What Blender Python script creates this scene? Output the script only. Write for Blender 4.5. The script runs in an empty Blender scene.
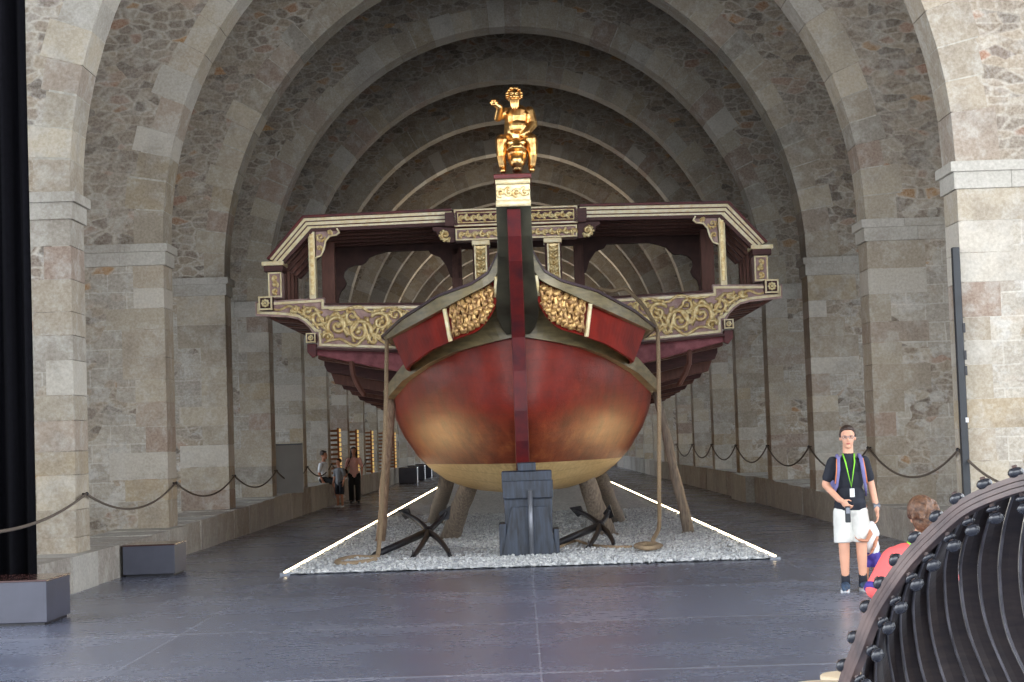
import bpy, math, random
import numpy as np
from mathutils import Vector, Matrix
random.seed(7)
C = bpy.context.scene.collection
PI = math.pi
# ------------------------------------------------------------------ camera
F = 1800.0; CX, CY = 512.0, 341.0; EYE = Vector((0, 0, 1.7)); VPX, VPY = 521.0, 441.0
A = math.radians(1.9)
ay = Vector((VPX-CX, -(VPY-CY), -F)).normalized()
ux, uy = -math.sin(A), math.cos(A)
az = Vector((ux, uy, -(ay.x*ux+ay.y*uy)/ay.z)).normalized()
ax = ay.cross(az)
R3 = Matrix((ax, ay, az))              # camera vector -> world vector
cd = bpy.data.cameras.new('camera'); cam = bpy.data.objects.new('camera', cd); C.objects.link(cam)
cam.matrix_world = Matrix.Translation(EYE) @ R3.to_4x4()
cd.sensor_width = 36; cd.lens = F/1024*36; cd.clip_end = 400
bpy.context.scene.camera = cam
vs = bpy.context.scene.view_settings
vs.view_transform = 'Standard'; vs.look = 'None'; vs.gamma = 1; vs.use_curve_mapping = False
vs.exposure = 0.25
# ------------------------------------------------------------------ light
w = bpy.data.worlds.new('daylight'); bpy.context.scene.world = w; w.use_nodes = True
bg = w.node_tree.nodes['Background']; bg.inputs[0].default_value = (0.86, 0.93, 1.0, 1); bg.inputs[1].default_value = 3.3
def area(name, loc, target, sx, sy, power, col):
    l = bpy.data.lights.new(name, 'AREA'); l.shape = 'RECTANGLE'; l.size = sx; l.size_y = sy; l.energy = power; l.color = col
    o = bpy.data.objects.new(name, l); C.objects.link(o); o.location = loc
    o.rotation_euler = (Vector(target)-Vector(loc)).to_track_quat('-Z', 'Y').to_euler(); return o
area('daylight_from_forecourt', (0, -6, 9), (0, 30, 4), 22, 10, 900, (1, .97, .92))
for sx_ in (-1, 1): area('reveal_fill', (sx_*15, 6, 6.5), (-sx_*5, 60, 1.5), 7, 9, 1200, (1, .95, .87))  # added fill lights, out of view, to brighten the pier reveals
for sx_ in (-1, 1):
    l = bpy.data.lights.new('hull_spotlight', 'SPOT'); l.energy = 120; l.color = (1, .7, .34); l.spot_size = 1.3; l.spot_blend = 1; l.shadow_soft_size = .55
    o = bpy.data.objects.new('hull_spotlight', l); C.objects.link(o); o.location = (sx_*3.9, 31.6, .62); o.rotation_euler = (Vector((sx_*1.5, 29.8, 2.0))-o.location).to_track_quat('-Z', 'Y').to_euler()
for yy, pw in ((60, 160), (78, 300), (96, 400)):
    area('nave_uplight', (0, yy, 4.6), (0, yy, 20), 3, 3, pw, (1, .86, .68))

def W(x, y, D):
    v = R3 @ Vector((x-CX, -(y-CY), -F)); return EYE + v*(D/v.y)
def G(x, y, z=0.0):
    v = R3 @ Vector((x-CX, -(y-CY), -F)); return EYE + v*((z-EYE.z)/v.z)

# ------------------------------------------------------------------ mesh builder
class MB:
    def __init__(s): s.v = []; s.f = []
    def add(s, vs, fs):
        n = len(s.v); s.v += [tuple(p) for p in vs]; s.f += [tuple(i+n for i in f) for f in fs]; return s
    def box(s, c, size, rot=None):
        x, y, z = [k/2 for k in size]; M = rot or Matrix.Identity(3); c = Vector(c)
        p = [c+M@Vector(q) for q in ((-x,-y,-z),(x,-y,-z),(x,y,-z),(-x,y,-z),(-x,-y,z),(x,-y,z),(x,y,z),(-x,y,z))]
        return s.add(p, [(0,3,2,1),(4,5,6,7),(0,1,5,4),(1,2,6,5),(2,3,7,6),(3,0,4,7)])
    def box2(s, a, b): return s.box([(i+j)/2 for i, j in zip(a, b)], [abs(i-j) for i, j in zip(a, b)])
    def prism(s, poly, off):
        n = len(poly); poly = [Vector(p) for p in poly]; off = Vector(off)
        return s.add(poly+[p+off for p in poly], [tuple(range(n)), tuple(range(2*n-1, n-1, -1))]+[(i, i+n, (i+1) % n+n, (i+1) % n) for i in range(n)])
    def tube(s, pts, rad, n=8, cap=True, flat=None):
        pts = [Vector(p) for p in pts]; m = len(pts)
        if not hasattr(rad, '__len__'): rad = [rad]*m
        base = len(s.v); up = None
        for i, p in enumerate(pts):
            t = (pts[min(i+1, m-1)]-pts[max(i-1, 0)]).normalized()
            if up is None: up = t.orthogonal().normalized()
            u = (up-t*up.dot(t)); u = u.normalized() if u.length > 1e-6 else t.orthogonal().normalized(); up = u
            b = t.cross(u)
            for k in range(n):
                a = 2*PI*k/n; s.v.append(tuple(p+(u*math.cos(a)+b*math.sin(a))*rad[i]))
        for i in range(m-1):
            for k in range(n):
                s.f.append((base+i*n+k, base+i*n+(k+1) % n, base+(i+1)*n+(k+1) % n, base+(i+1)*n+k))
        if cap: s.f.append(tuple(base+k for k in range(n-1, -1, -1))); s.f.append(tuple(base+(m-1)*n+k for k in range(n)))
        return s
    def ell(s, c, r, rot=None, nu=12, nv=8):
        if not hasattr(r, '__len__'): r = (r, r, r)
        M = rot or Matrix.Identity(3); c = Vector(c); vs = []; fs = []
        for j in range(1, nv):
            for i in range(nu):
                a = 2*PI*i/nu; b = PI*j/nv
                vs.append(c+M@Vector((r[0]*math.cos(a)*math.sin(b), r[1]*math.sin(a)*math.sin(b), r[2]*math.cos(b))))
        vs.append(c+M@Vector((0, 0, r[2]))); vs.append(c+M@Vector((0, 0, -r[2]))); T = len(vs)-2
        for j in range(nv-2):
            for i in range(nu): fs.append((j*nu+i, (j+1)*nu+i, (j+1)*nu+(i+1) % nu, j*nu+(i+1) % nu))
        for i in range(nu):
            fs.append((T, i, (i+1) % nu)); fs.append((T+1, (nv-2)*nu+(i+1) % nu, (nv-2)*nu+i))
        return s.add(vs, fs)
    def cap(s, a, b, ra, rb, n=12):
        a = Vector(a); b = Vector(b); t = (b-a).normalized(); pts = []; rr = []
        for k in (85, 60, 35, 0): q = math.radians(k); pts.append(a-t*ra*math.sin(q)); rr.append(ra*math.cos(q))
        for k in (0, 35, 60, 85): q = math.radians(k); pts.append(b+t*rb*math.sin(q)); rr.append(rb*math.cos(q))
        return s.tube(pts, rr, n)
    def limb(s, *pr):
        for (a, ra), (b, rb) in zip(pr[:-1], pr[1:]): s.cap(a, b, ra, rb)
        return s
    def lathe(s, prof, c=(0,0,0), n=24, rot=None):
        M = rot or Matrix.Identity(3); c = Vector(c); vs = []; fs = []; m = len(prof)
        for r, z in prof:
            for k in range(n): a = 2*PI*k/n; vs.append(c+M@Vector((r*math.cos(a), r*math.sin(a), z)))
        for i in range(m-1):
            for k in range(n): fs.append((i*n+k, i*n+(k+1) % n, (i+1)*n+(k+1) % n, (i+1)*n+k))
        fs.append(tuple(range(n-1, -1, -1))); fs.append(tuple((m-1)*n+k for k in range(n)))
        return s.add(vs, fs)
    def grid(s, rows):
        m, n = len(rows), len(rows[0])
        return s.add([p for r in rows for p in r], [(i*n+j, i*n+j+1, (i+1)*n+j+1, (i+1)*n+j) for i in range(m-1) for j in range(n-1)])
    def build(s, name, mat, parent=None, smooth=False, remesh=None, tint=None, bevel=0, solid=0):
        me = bpy.data.meshes.new(name); me.from_pydata(s.v, [], s.f); me.update()
        if mat: me.materials.append(mat)
        o = bpy.data.objects.new(name, me); C.objects.link(o)
        if parent: o.parent = parent
        if smooth or remesh:
            me.polygons.foreach_set('use_smooth', [True]*len(me.polygons))
        if tint is not None:
            ca = me.color_attributes.new('tint', 'FLOAT_COLOR', 'CORNER')
            ca.data.foreach_set('color', [q for p in me.polygons for _ in p.loop_indices for q in tint[p.index]])
        if remesh:
            m = o.modifiers.new('r', 'REMESH'); m.mode = 'VOXEL'; m.voxel_size = remesh; m.use_smooth_shade = True
            m = o.modifiers.new('s', 'SMOOTH'); m.iterations = 3; m.factor = .5
        if solid:
            m = o.modifiers.new('t', 'SOLIDIFY'); m.thickness = solid; m.offset = 0
        if bevel:
            m = o.modifiers.new('b', 'BEVEL'); m.width = bevel; m.segments = 2; m.limit_method = 'ANGLE'
        return o
def tag(o, label=None, cat=None, group=None, kind=None):
    if label: o['label'] = label
    if cat: o['category'] = cat
    if group: o['group'] = group
    if kind: o['kind'] = kind
    return o
def empty(name, loc=(0,0,0), rz=0):
    o = bpy.data.objects.new(name, None); C.objects.link(o); o.location = loc; o.rotation_euler = (0, 0, rz); o.empty_display_size = .2; return o
def copy_tree(o, parent=None):
    c = o.copy(); C.objects.link(c)
    if parent: c.parent = parent
    for ch in list(o.children): copy_tree(ch, c)
    return c

# ------------------------------------------------------------------ materials
def srgb(r, g, b):
    f = lambda c: (c/255/12.92 if c/255 <= .04045 else ((c/255+.055)/1.055)**2.4); return (f(r), f(g), f(b), 1)
class NT:
    def __init__(s, name):
        s.m = bpy.data.materials.new(name); s.m.use_nodes = True; s.t = s.m.node_tree; s.b = s.t.nodes['Principled BSDF']
    def n(s, typ, **kw):
        nd = s.t.nodes.new(typ)
        for k, v in kw.items():
            if k in ('ins',):
                for a, b in v.items():
                    if isinstance(b, bpy.types.NodeSocket): s.t.links.new(b, nd.inputs[a])
                    else: nd.inputs[a].default_value = b
            else: setattr(nd, k, v)
        return nd
    def l(s, a, b): s.t.links.new(a, b)
    def ramp(s, fac, stops):
        r = s.n('ShaderNodeValToRGB'); s.l(fac, r.inputs[0]); e = r.color_ramp.elements
        while len(e) > 1: e.remove(e[0])
        e[0].position = stops[0][0]; e[0].color = stops[0][1]
        for p, c in stops[1:]:
            x = e.new(p); x.color = c
        return r.outputs[0]
    def mix(s, fac, a, b, mode='MIX'):
        m = s.n('ShaderNodeMix', data_type='RGBA', blend_type=mode)
        for k, v in ((0, fac), (6, a), (7, b)):
            if isinstance(v, bpy.types.NodeSocket): s.l(v, m.inputs[k])
            else: m.inputs[k].default_value = v
        return m.outputs[2]
    def math(s, op, a, b=0.0, c=None):
        m = s.n('ShaderNodeMath', operation=op)
        for k, v in ((0, a), (1, b), (2, c)):
            if v is None: continue
            if isinstance(v, bpy.types.NodeSocket): s.l(v, m.inputs[k])
            else: m.inputs[k].default_value = v
        return m.outputs[0]
    def noise(s, vec, scale, detail=4, rough=.55):
        q = s.n('ShaderNodeTexNoise', ins={'Scale': scale, 'Detail': detail, 'Roughness': rough})
        if vec: s.l(vec, q.inputs['Vector'])
        return q.outputs['Fac']
    def bump(s, h, st, dist=.02):
        b = s.n('ShaderNodeBump', ins={'Strength': st, 'Distance': dist, 'Height': h}); s.l(b.outputs[0], s.b.inputs['Normal'])
    def geo(s): return s.n('ShaderNodeNewGeometry').outputs['Position']
    def obj(s): return s.n('ShaderNodeTexCoord').outputs['Object']
def mat(name, col, rough=.6, metal=0, var=.15, scale=8, bump=.1, stretch=None, coat=0, col2=None, emit=0, spec=.5):
    t = NT(name); v = t.obj()
    if stretch:
        mp = t.n('ShaderNodeMapping', ins={'Scale': stretch}); t.l(v, mp.inputs[0]); v = mp.outputs[0]
    f = t.noise(v, scale, 5)
    c2 = col2 or tuple(max(0, c*(1-var*2)) for c in col[:3])+(1,)
    c = t.ramp(f, [(.3, c2), (.65, col)]); t.l(c, t.b.inputs['Base Color'])
    t.b.inputs['Roughness'].default_value = rough; t.b.inputs['Metallic'].default_value = metal
    t.b.inputs['Specular IOR Level'].default_value = spec
    if coat: t.b.inputs['Coat Weight'].default_value = coat; t.b.inputs['Coat Roughness'].default_value = .25
    if bump: t.bump(f, bump)
    if emit: t.l(c, t.b.inputs['Emission Color']); t.b.inputs['Emission Strength'].default_value = emit
    return t.m

def stone_wall():
    t = NT('rubble_masonry'); P = t.geo()
    sx = t.n('ShaderNodeSeparateXYZ'); t.l(P, sx.inputs[0])
    u = t.math('ADD', sx.outputs[0], sx.outputs[1])
    cv = t.n('ShaderNodeCombineXYZ'); t.l(u, cv.inputs[0]); t.l(sx.outputs[2], cv.inputs[1])
    yb = t.math('MULTIPLY', sx.outputs[1], .37); t.l(yb, cv.inputs[2])
    uv = cv.outputs[0]
    wn = t.n('ShaderNodeTexNoise', ins={'Scale': 1.7, 'Detail': 3}); t.l(uv, wn.inputs['Vector'])
    wv = t.n('ShaderNodeVectorMath', operation='SUBTRACT', ins={0: wn.outputs['Color'], 1: (.5, .5, .5)})
    ws = t.n('ShaderNodeVectorMath', operation='SCALE', ins={0: wv.outputs[0], 'Scale': .22})
    wa = t.n('ShaderNodeVectorMath', operation='ADD', ins={0: uv, 1: ws.outputs[0]}); wu = wa.outputs[0]
    mp = t.n('ShaderNodeMapping', ins={'Scale': (3.4, 7.2, 1)}); t.l(wu, mp.inputs[0])
    vo = t.n('ShaderNodeTexVoronoi', ins={'Scale': 1.0, 'Randomness': .85}); t.l(mp.outputs[0], vo.inputs['Vector'])
    ve = t.n('ShaderNodeTexVoronoi', feature='DISTANCE_TO_EDGE', ins={'Scale': 1.0, 'Randomness': .85}); t.l(mp.outputs[0], ve.inputs['Vector'])
    sc = t.n('ShaderNodeSeparateColor'); t.l(vo.outputs['Color'], sc.inputs[0])
    stone = t.ramp(sc.outputs[0], [(0, srgb(88, 76, 66)), (.25, srgb(140, 124, 104)), (.5, srgb(164, 148, 126)), (.72, srgb(112, 96, 84)), (.86, srgb(172, 160, 142)), (.955, srgb(152, 108, 84)), (.985, srgb(172, 124, 62))])
    mort = t.ramp(ve.outputs['Distance'], [(.0, (1,1,1,1)), (.06, (.75,.75,.75,1)), (.13, (0,0,0,1))])
    big = t.noise(uv, .55, 4); mid = t.noise(uv, 3.2, 6, .7); fine = t.noise(uv, 22, 5, .7)
    mask = t.ramp(t.noise(uv, 1.1, 5, .65), [(.38, (.1,.1,.1,1)), (.62, (1,1,1,1))])
    mf = t.mix(1.0, mort, mask, 'MULTIPLY')
    rub = t.mix(mf, stone, srgb(204, 196, 182))
    # ashlar courses
    br = t.n('ShaderNodeTexBrick', ins={'Scale': 1.0, 'Mortar Size': .012, 'Mortar Smooth': .3, 'Brick Width': .62, 'Row Height': .31, 'Color1': srgb(160, 154, 144), 'Color2': srgb(190, 183, 170), 'Mortar': srgb(206, 202, 192), 'Bias': 0.0})
    ws2 = t.n('ShaderNodeVectorMath', operation='SCALE', ins={0: wv.outputs[0], 'Scale': .05})
    wa2 = t.n('ShaderNodeVectorMath', operation='ADD', ins={0: uv, 1: ws2.outputs[0]}); t.l(wa2.outputs[0], br.inputs['Vector'])
    lowz = t.n('ShaderNodeMapRange', ins={1: 4.6, 2: 6.4, 3: .5, 4: .1}); t.l(sx.outputs[2], lowz.inputs[0])
    am = t.math('GREATER_THAN', lowz.outputs[0], t.noise(uv, .9, 2))
    am = t.math('MULTIPLY', am, .85)
    c = t.mix(am, rub, br.outputs['Color'])
    # lime bloom and dirt, blotches with shapes of their own
    lime = t.ramp(mid, [(.52, (0,0,0,1)), (.6, (.9,.9,.9,1))])
    limez = t.n('ShaderNodeMapRange', ins={1: 1.0, 2: 7.0, 3: .8, 4: .25}); t.l(sx.outputs[2], limez.inputs[0])
    lf = t.mix(1.0, lime, limez.outputs[0], 'MULTIPLY')
    c = t.mix(lf, c, srgb(205, 204, 200))
    c = t.mix(t.ramp(big, [(.4, (0,0,0,1)), (.62, (.5,.5,.5,1))]), c, srgb(128, 119, 108))
    c = t.mix(.24, c, t.ramp(fine, [(.36, srgb(92, 84, 76)), (.64, srgb(222, 216, 206))]))
    t.l(c, t.b.inputs['Base Color']); t.b.inputs['Roughness'].default_value = .92
    h = t.math('ADD', t.math('MULTIPLY', ve.outputs['Distance'], 1.2), t.math('MULTIPLY', mid, .8))
    t.bump(h, .5, .03)
    return t.m
def cut_stone():
    t = NT('cut_stone'); P = t.geo(); at = t.n('ShaderNodeAttribute', attribute_name='tint')
    mid = t.noise(P, 3.5, 6, .65); fine = t.noise(P, 24, 5, .7)
    c = t.mix(t.ramp(mid, [(.48, (0,0,0,1)), (.62, (.5,.5,.5,1))]), at.outputs['Color'], srgb(192, 188, 180)); c = t.mix(t.ramp(t.noise(P, 1.3, 5, .6), [(.5, (0,0,0,1)), (.66, (.4,.4,.4,1))]), c, srgb(120, 108, 96))
    c = t.mix(.2, c, t.ramp(fine, [(.36, srgb(98, 90, 82)), (.64, srgb(216, 212, 204))]))
    t.l(c, t.b.inputs['Base Color']); t.b.inputs['Roughness'].default_value = .88
    t.bump(t.math('ADD', mid, t.math('MULTIPLY', fine, .3)), .35, .02)
    return t.m
def floor_mat():
    t = NT('polished_slab_floor'); P = t.geo(); sx = t.n('ShaderNodeSeparateXYZ'); t.l(P, sx.inputs[0])
    def joint(s, off, per, wd):
        a = t.math('ADD', s, -off+per*40); a = t.math('DIVIDE', a, per); fr = t.math('FRACT', a)
        fr = t.math('MINIMUM', fr, t.math('SUBTRACT', 1.0, fr)); return t.math('LESS_THAN', fr, wd/per/2), t.math('FLOOR', a)
    jx, fx = joint(sx.outputs[0], .09, 3.33, .014); jy, fy = joint(sx.outputs[1], 24.25, 3.65, .07)
    j = t.math('MAXIMUM', jx, jy)
    cc = t.n('ShaderNodeCombineXYZ'); t.l(fx, cc.inputs[0]); t.l(fy, cc.inputs[1])
    wn = t.n('ShaderNodeTexWhiteNoise'); t.l(cc.outputs[0], wn.inputs['Vector'])
    cl = t.noise(P, .8, 6, .6); fi = t.noise(P, 9, 5, .6)
    c = t.ramp(cl, [(.3, srgb(100, 106, 126)), (.7, srgb(122, 129, 150))])
    c = t.mix(t.math('MULTIPLY', wn.outputs['Value'], .35), c, srgb(62, 62, 74))
    c = t.mix(t.math('MULTIPLY', j, .35), c, srgb(186, 188, 200))
    t.l(c, t.b.inputs['Base Color'])
    r = t.n('ShaderNodeMapRange', ins={1: .3, 2: .7, 3: .22, 4: .31}); t.l(t.math('ADD', t.math('MULTIPLY', cl, .6), t.math('MULTIPLY', fi, .4)), r.inputs[0])
    t.l(r.outputs[0], t.b.inputs['Roughness']); t.b.inputs['Specular IOR Level'].default_value = .62
    return t.m
def hull_mat():
    t = NT('painted_hull_planks'); P = t.obj(); sx = t.n('ShaderNodeSeparateXYZ'); t.l(P, sx.inputs[0]); z = sx.outputs[2]
    n1 = t.noise(P, 2.6, 8, .7); n2 = t.noise(P, 14, 5, .7)
    red = t.ramp(n1, [(.3, srgb(92, 20, 12)), (.55, srgb(124, 30, 18)), (.75, srgb(142, 46, 26))])
    low = t.ramp(n1, [(.35, srgb(92, 38, 26)), (.55, srgb(122, 58, 36)), (.72, srgb(150, 92, 54))])   # worn lower paint, with the golden bilge glow tinted into its brown
    zz = t.math('ADD', z, t.math('MULTIPLY', n1, .5))
    f = t.n('ShaderNodeMapRange', ins={1: 2.05, 2: 2.5, 3: 1.0, 4: 0.0}); t.l(zz, f.inputs[0])
    c = t.mix(f.outputs[0], red, low)
    cream = t.ramp(n2, [(.3, srgb(168, 146, 104)), (.7, srgb(206, 184, 138))])
    c = t.mix(t.math('LESS_THAN', z, 1.36), c, cream)
    pl = t.math('FRACT', t.math('MULTIPLY', t.math('ADD', z, t.math('MULTIPLY', sx.outputs[1], -.06)), 6.2))
    pj = t.math('LESS_THAN', pl, .045)
    c = t.mix(t.math('MULTIPLY', pj, .3), c, srgb(60, 20, 14))
    t.l(c, t.b.inputs['Base Color']); t.b.inputs['Roughness'].default_value = .42
    t.b.inputs['Specular IOR Level'].default_value = .25; t.b.inputs['Coat Weight'].default_value = .22; t.b.inputs['Coat Roughness'].default_value = .36; t.b.inputs['Coat Tint'].default_value = (1, .8, .5, 1)
    t.bump(t.math('SUBTRACT', t.math('ADD', t.math('MULTIPLY', n2, .9), t.noise(P, 40, 4, .7)), pj), .5, .012)
    return t.m
def gravel_mat(name='white_gravel'):
    t = NT(name); P = t.geo()
    vo = t.n('ShaderNodeTexVoronoi', ins={'Scale': 22.0}); t.l(P, vo.inputs['Vector'])
    sc = t.n('ShaderNodeSeparateColor'); t.l(vo.outputs['Color'], sc.inputs[0])
    t.l(t.ramp(sc.outputs[0], [(0, srgb(146, 150, 156)), (.5, srgb(188, 191, 195)), (1, srgb(220, 221, 221))]), t.b.inputs['Base Color'])
    t.b.inputs['Roughness'].default_value = .85; t.bump(vo.outputs['Distance'], 1.0, .02); return t.m
M = dict(
    wall=stone_wall(), cut=cut_stone(), floor=floor_mat(), hull=hull_mat(), gravel=gravel_mat(),
    mortar=mat('pale_lime_mortar', srgb(190, 184, 172), .95, 0, .2, 12, .2),
    olive=mat('olive_green_paint', srgb(136, 122, 86), .45, 0, .2, 3, .12, (1, 1, 5), .3, col2=srgb(92, 84, 60)),
    olive_dark=mat('dark_olive_paint', srgb(74, 72, 58), .5, 0, .2, 3, .1, None, 0, col2=srgb(46, 45, 36)),
    stemred=mat('oxblood_paint', srgb(104, 26, 26), .5, 0, .25, 4, .1, None, 0, col2=srgb(66, 22, 30)),
    redpanel=mat('red_panel_paint', srgb(140, 32, 18), .6, 0, .12, 3, .08, col2=srgb(104, 20, 12), spec=.2),
    purple=mat('dark_purple_paint', srgb(62, 40, 48), .5, 0, .2, 6, .1),
    maroon=mat('maroon_timber', srgb(86, 48, 46), .6, 0, .2, 5, .15, (1, 1, 6)),
    dark=mat('dark_roof_timber', srgb(88, 58, 52), .7, 0, .2, 5, .15),
    brown=mat('brown_post_timber', srgb(116, 74, 62), .6, 0, .18, 4, .15, (6, 6, 1)),
    pink=mat('faded_rose_paint', srgb(168, 92, 100), .55, 0, .3, 5, .1, None, 0, col2=srgb(116, 46, 58)),
    mauve=mat('pale_mauve_ground', srgb(196, 168, 164), .6, 0, .15, 8, .15, col2=srgb(156, 122, 120)),
    cream=mat('cream_gilt_moulding', srgb(250, 240, 204), .38, 0, .12, 10, .08, None, .3, col2=srgb(232, 208, 148)),
    gold=mat('gold_leaf', srgb(246, 204, 134), .28, 1, .25, 9, .2, col2=srgb(176, 112, 56)),
    gilt=mat('pale_gilt_carving', srgb(244, 228, 178), .38, .35, .3, 14, .25, col2=srgb(204, 166, 100)),
    rosegilt=mat('worn_rose_gilt_carving', srgb(224, 184, 120), .36, .5, .3, 15, .3, col2=srgb(92, 46, 34)),
    timber=mat('weathered_grey_timber', srgb(150, 136, 122), .8, 0, .2, 6, .3, (6, 6, .8), col2=srgb(98, 88, 80)),
    palewood=mat('pale_brown_timber', srgb(176, 152, 130), .75, 0, .2, 5, .25, (6, 6, .8), col2=srgb(128, 104, 88)),
    iron=mat('black_iron', srgb(44, 44, 50), .45, .3, .2, 20, .2),
    rope=mat('hemp_rope', srgb(172, 150, 122), .9, 0, .2, 60, .6),
    rope_dark=mat('grey_brown_rope', srgb(112, 100, 90), .9, 0, .2, 60, .5),
    block=mat('blue_black_stained_timber', srgb(52, 62, 80), .5, 0, .3, 3, .25, (7, 7, 1), col2=srgb(18, 22, 30)),
    steel=mat('grey_steel_pipe', srgb(128, 132, 142), .4, .5, .1, 8, .05),
    curtain=mat('black_curtain_cloth', srgb(12, 12, 17), 1, 0, .2, 20, .1, spec=.1),
    plinth=mat('dark_grey_lacquer', srgb(74, 76, 90), .42, 0, .12, 3, .03),
    plinth_top=mat('dark_red_brown_top', srgb(70, 44, 42), .18, 0, .12, 3, .02, None, .5),
    blackmetal=mat('black_metal_post', srgb(44, 48, 54), .5, .2, .15, 6, .05),
    white=mat('white_plastic', srgb(225, 228, 232), .5, 0, .05, 4, 0),
    board=mat('grey_board', srgb(150, 148, 146), .6, 0, .08, 1.5, .02),
    roof=mat('roof_planks', srgb(84, 66, 54), .85, 0, .25, 3, .2, (1, 6, 1)),
    ribwood=mat('dark_stained_rib_wood', srgb(54, 45, 43), .55, 0, .2, 4, .15, (2, 2, 8), .25, col2=srgb(36, 30, 32)),
    ribedge=mat('rib_hoop_wood', srgb(108, 90, 86), .4, 0, .25, 5, .15, None, .3, col2=srgb(64, 54, 56)),
    stave_edge=mat('pale_rib_edge', srgb(112, 110, 116), .4, 0, .3, 6, .1, col2=srgb(60, 58, 62)),  # paler grey for the tube along each stave edge
    knob=mat('black_glazed_knob', srgb(52, 54, 62), .22, .1, .1, 6, .02, None, .4),
    stool=mat('pale_birch_wood', srgb(228, 208, 178), .5, 0, .08, 4, .05),
    skin=mat('skin', srgb(214, 160, 134), .55, 0, .08, 6, .03),
    skin_tan=mat('tanned_skin', srgb(186, 128, 100), .55, 0, .08, 6, .03),
    hair=mat('dark_brown_hair', srgb(62, 44, 36), .5, 0, .35, 40, .5),
    hair_b=mat('chestnut_hair', srgb(118, 84, 62), .5, 0, .4, 40, .5, col2=srgb(60, 40, 30)),
    navy=mat('black_navy_jersey', srgb(30, 34, 46), .85, 0, .15, 12, .15),
    shorts=mat('pale_grey_cotton', srgb(214, 214, 210), .85, 0, .08, 7, .2),
    blackcloth=mat('black_cloth', srgb(22, 22, 26), .85, 0, .15, 12, .15),
    whitecloth=mat('white_cotton', srgb(222, 224, 228), .85, 0, .06, 7, .2),
    greycloth=mat('grey_cotton', srgb(138, 140, 146), .85, 0, .1, 8, .2),
    pinkcloth=mat('pink_cotton', srgb(226, 170, 160), .85, 0, .1, 8, .2),
    coral=mat('coral_pink_jersey', srgb(250, 104, 104), .8, 0, .06, 6, .15),
    violet=mat('violet_trim', srgb(70, 54, 140), .8, 0, .08, 6, .1),
    lime=mat('lime_green_fabric', srgb(140, 226, 60), .7, 0, .08, 6, .05),
    strap=mat('lavender_strap', srgb(118, 116, 168), .8, 0, .1, 20, .1),
    orange=mat('orange_piping', srgb(220, 130, 80), .7, 0, .1, 20, .1),
    shoe=mat('blue_grey_trainer', srgb(66, 92, 122), .6, 0, .3, 25, .2, col2=srgb(30, 36, 48)),
    sole=mat('white_sole', srgb(210, 212, 214), .6, 0, .05, 6, 0),
    eye=mat('dark_eye', srgb(30, 24, 22), .3, 0, .05, 6, 0), lip=mat('lip', srgb(172, 96, 88), .5, 0, .05, 6, 0),
    glass=mat('spectacle_lens', srgb(150, 160, 170), .08, .6, .05, 6, 0),
    led=mat('led_strip_light', (1, .8, .5, 1), .5, 0, .02, 1, 0, emit=11),
    warm=mat('warm_lit_strip', (1, .62, .2, 1), .5, 0, .05, 1, 0, emit=.5),
    rackwood=mat('rack_wood', srgb(150, 92, 52), .6, 0, .2, 8, .2),
)
def stonetint():
    c = random.choice([(176,164,144)]*4+[(162,149,130)]*4+[(184,177,165)]*2+[(156,140,124), (152,130,114), (164,148,122), (148,140,128)])
    k = random.uniform(.92, 1.06); return srgb(*[min(255, q*k) for q in c])

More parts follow.
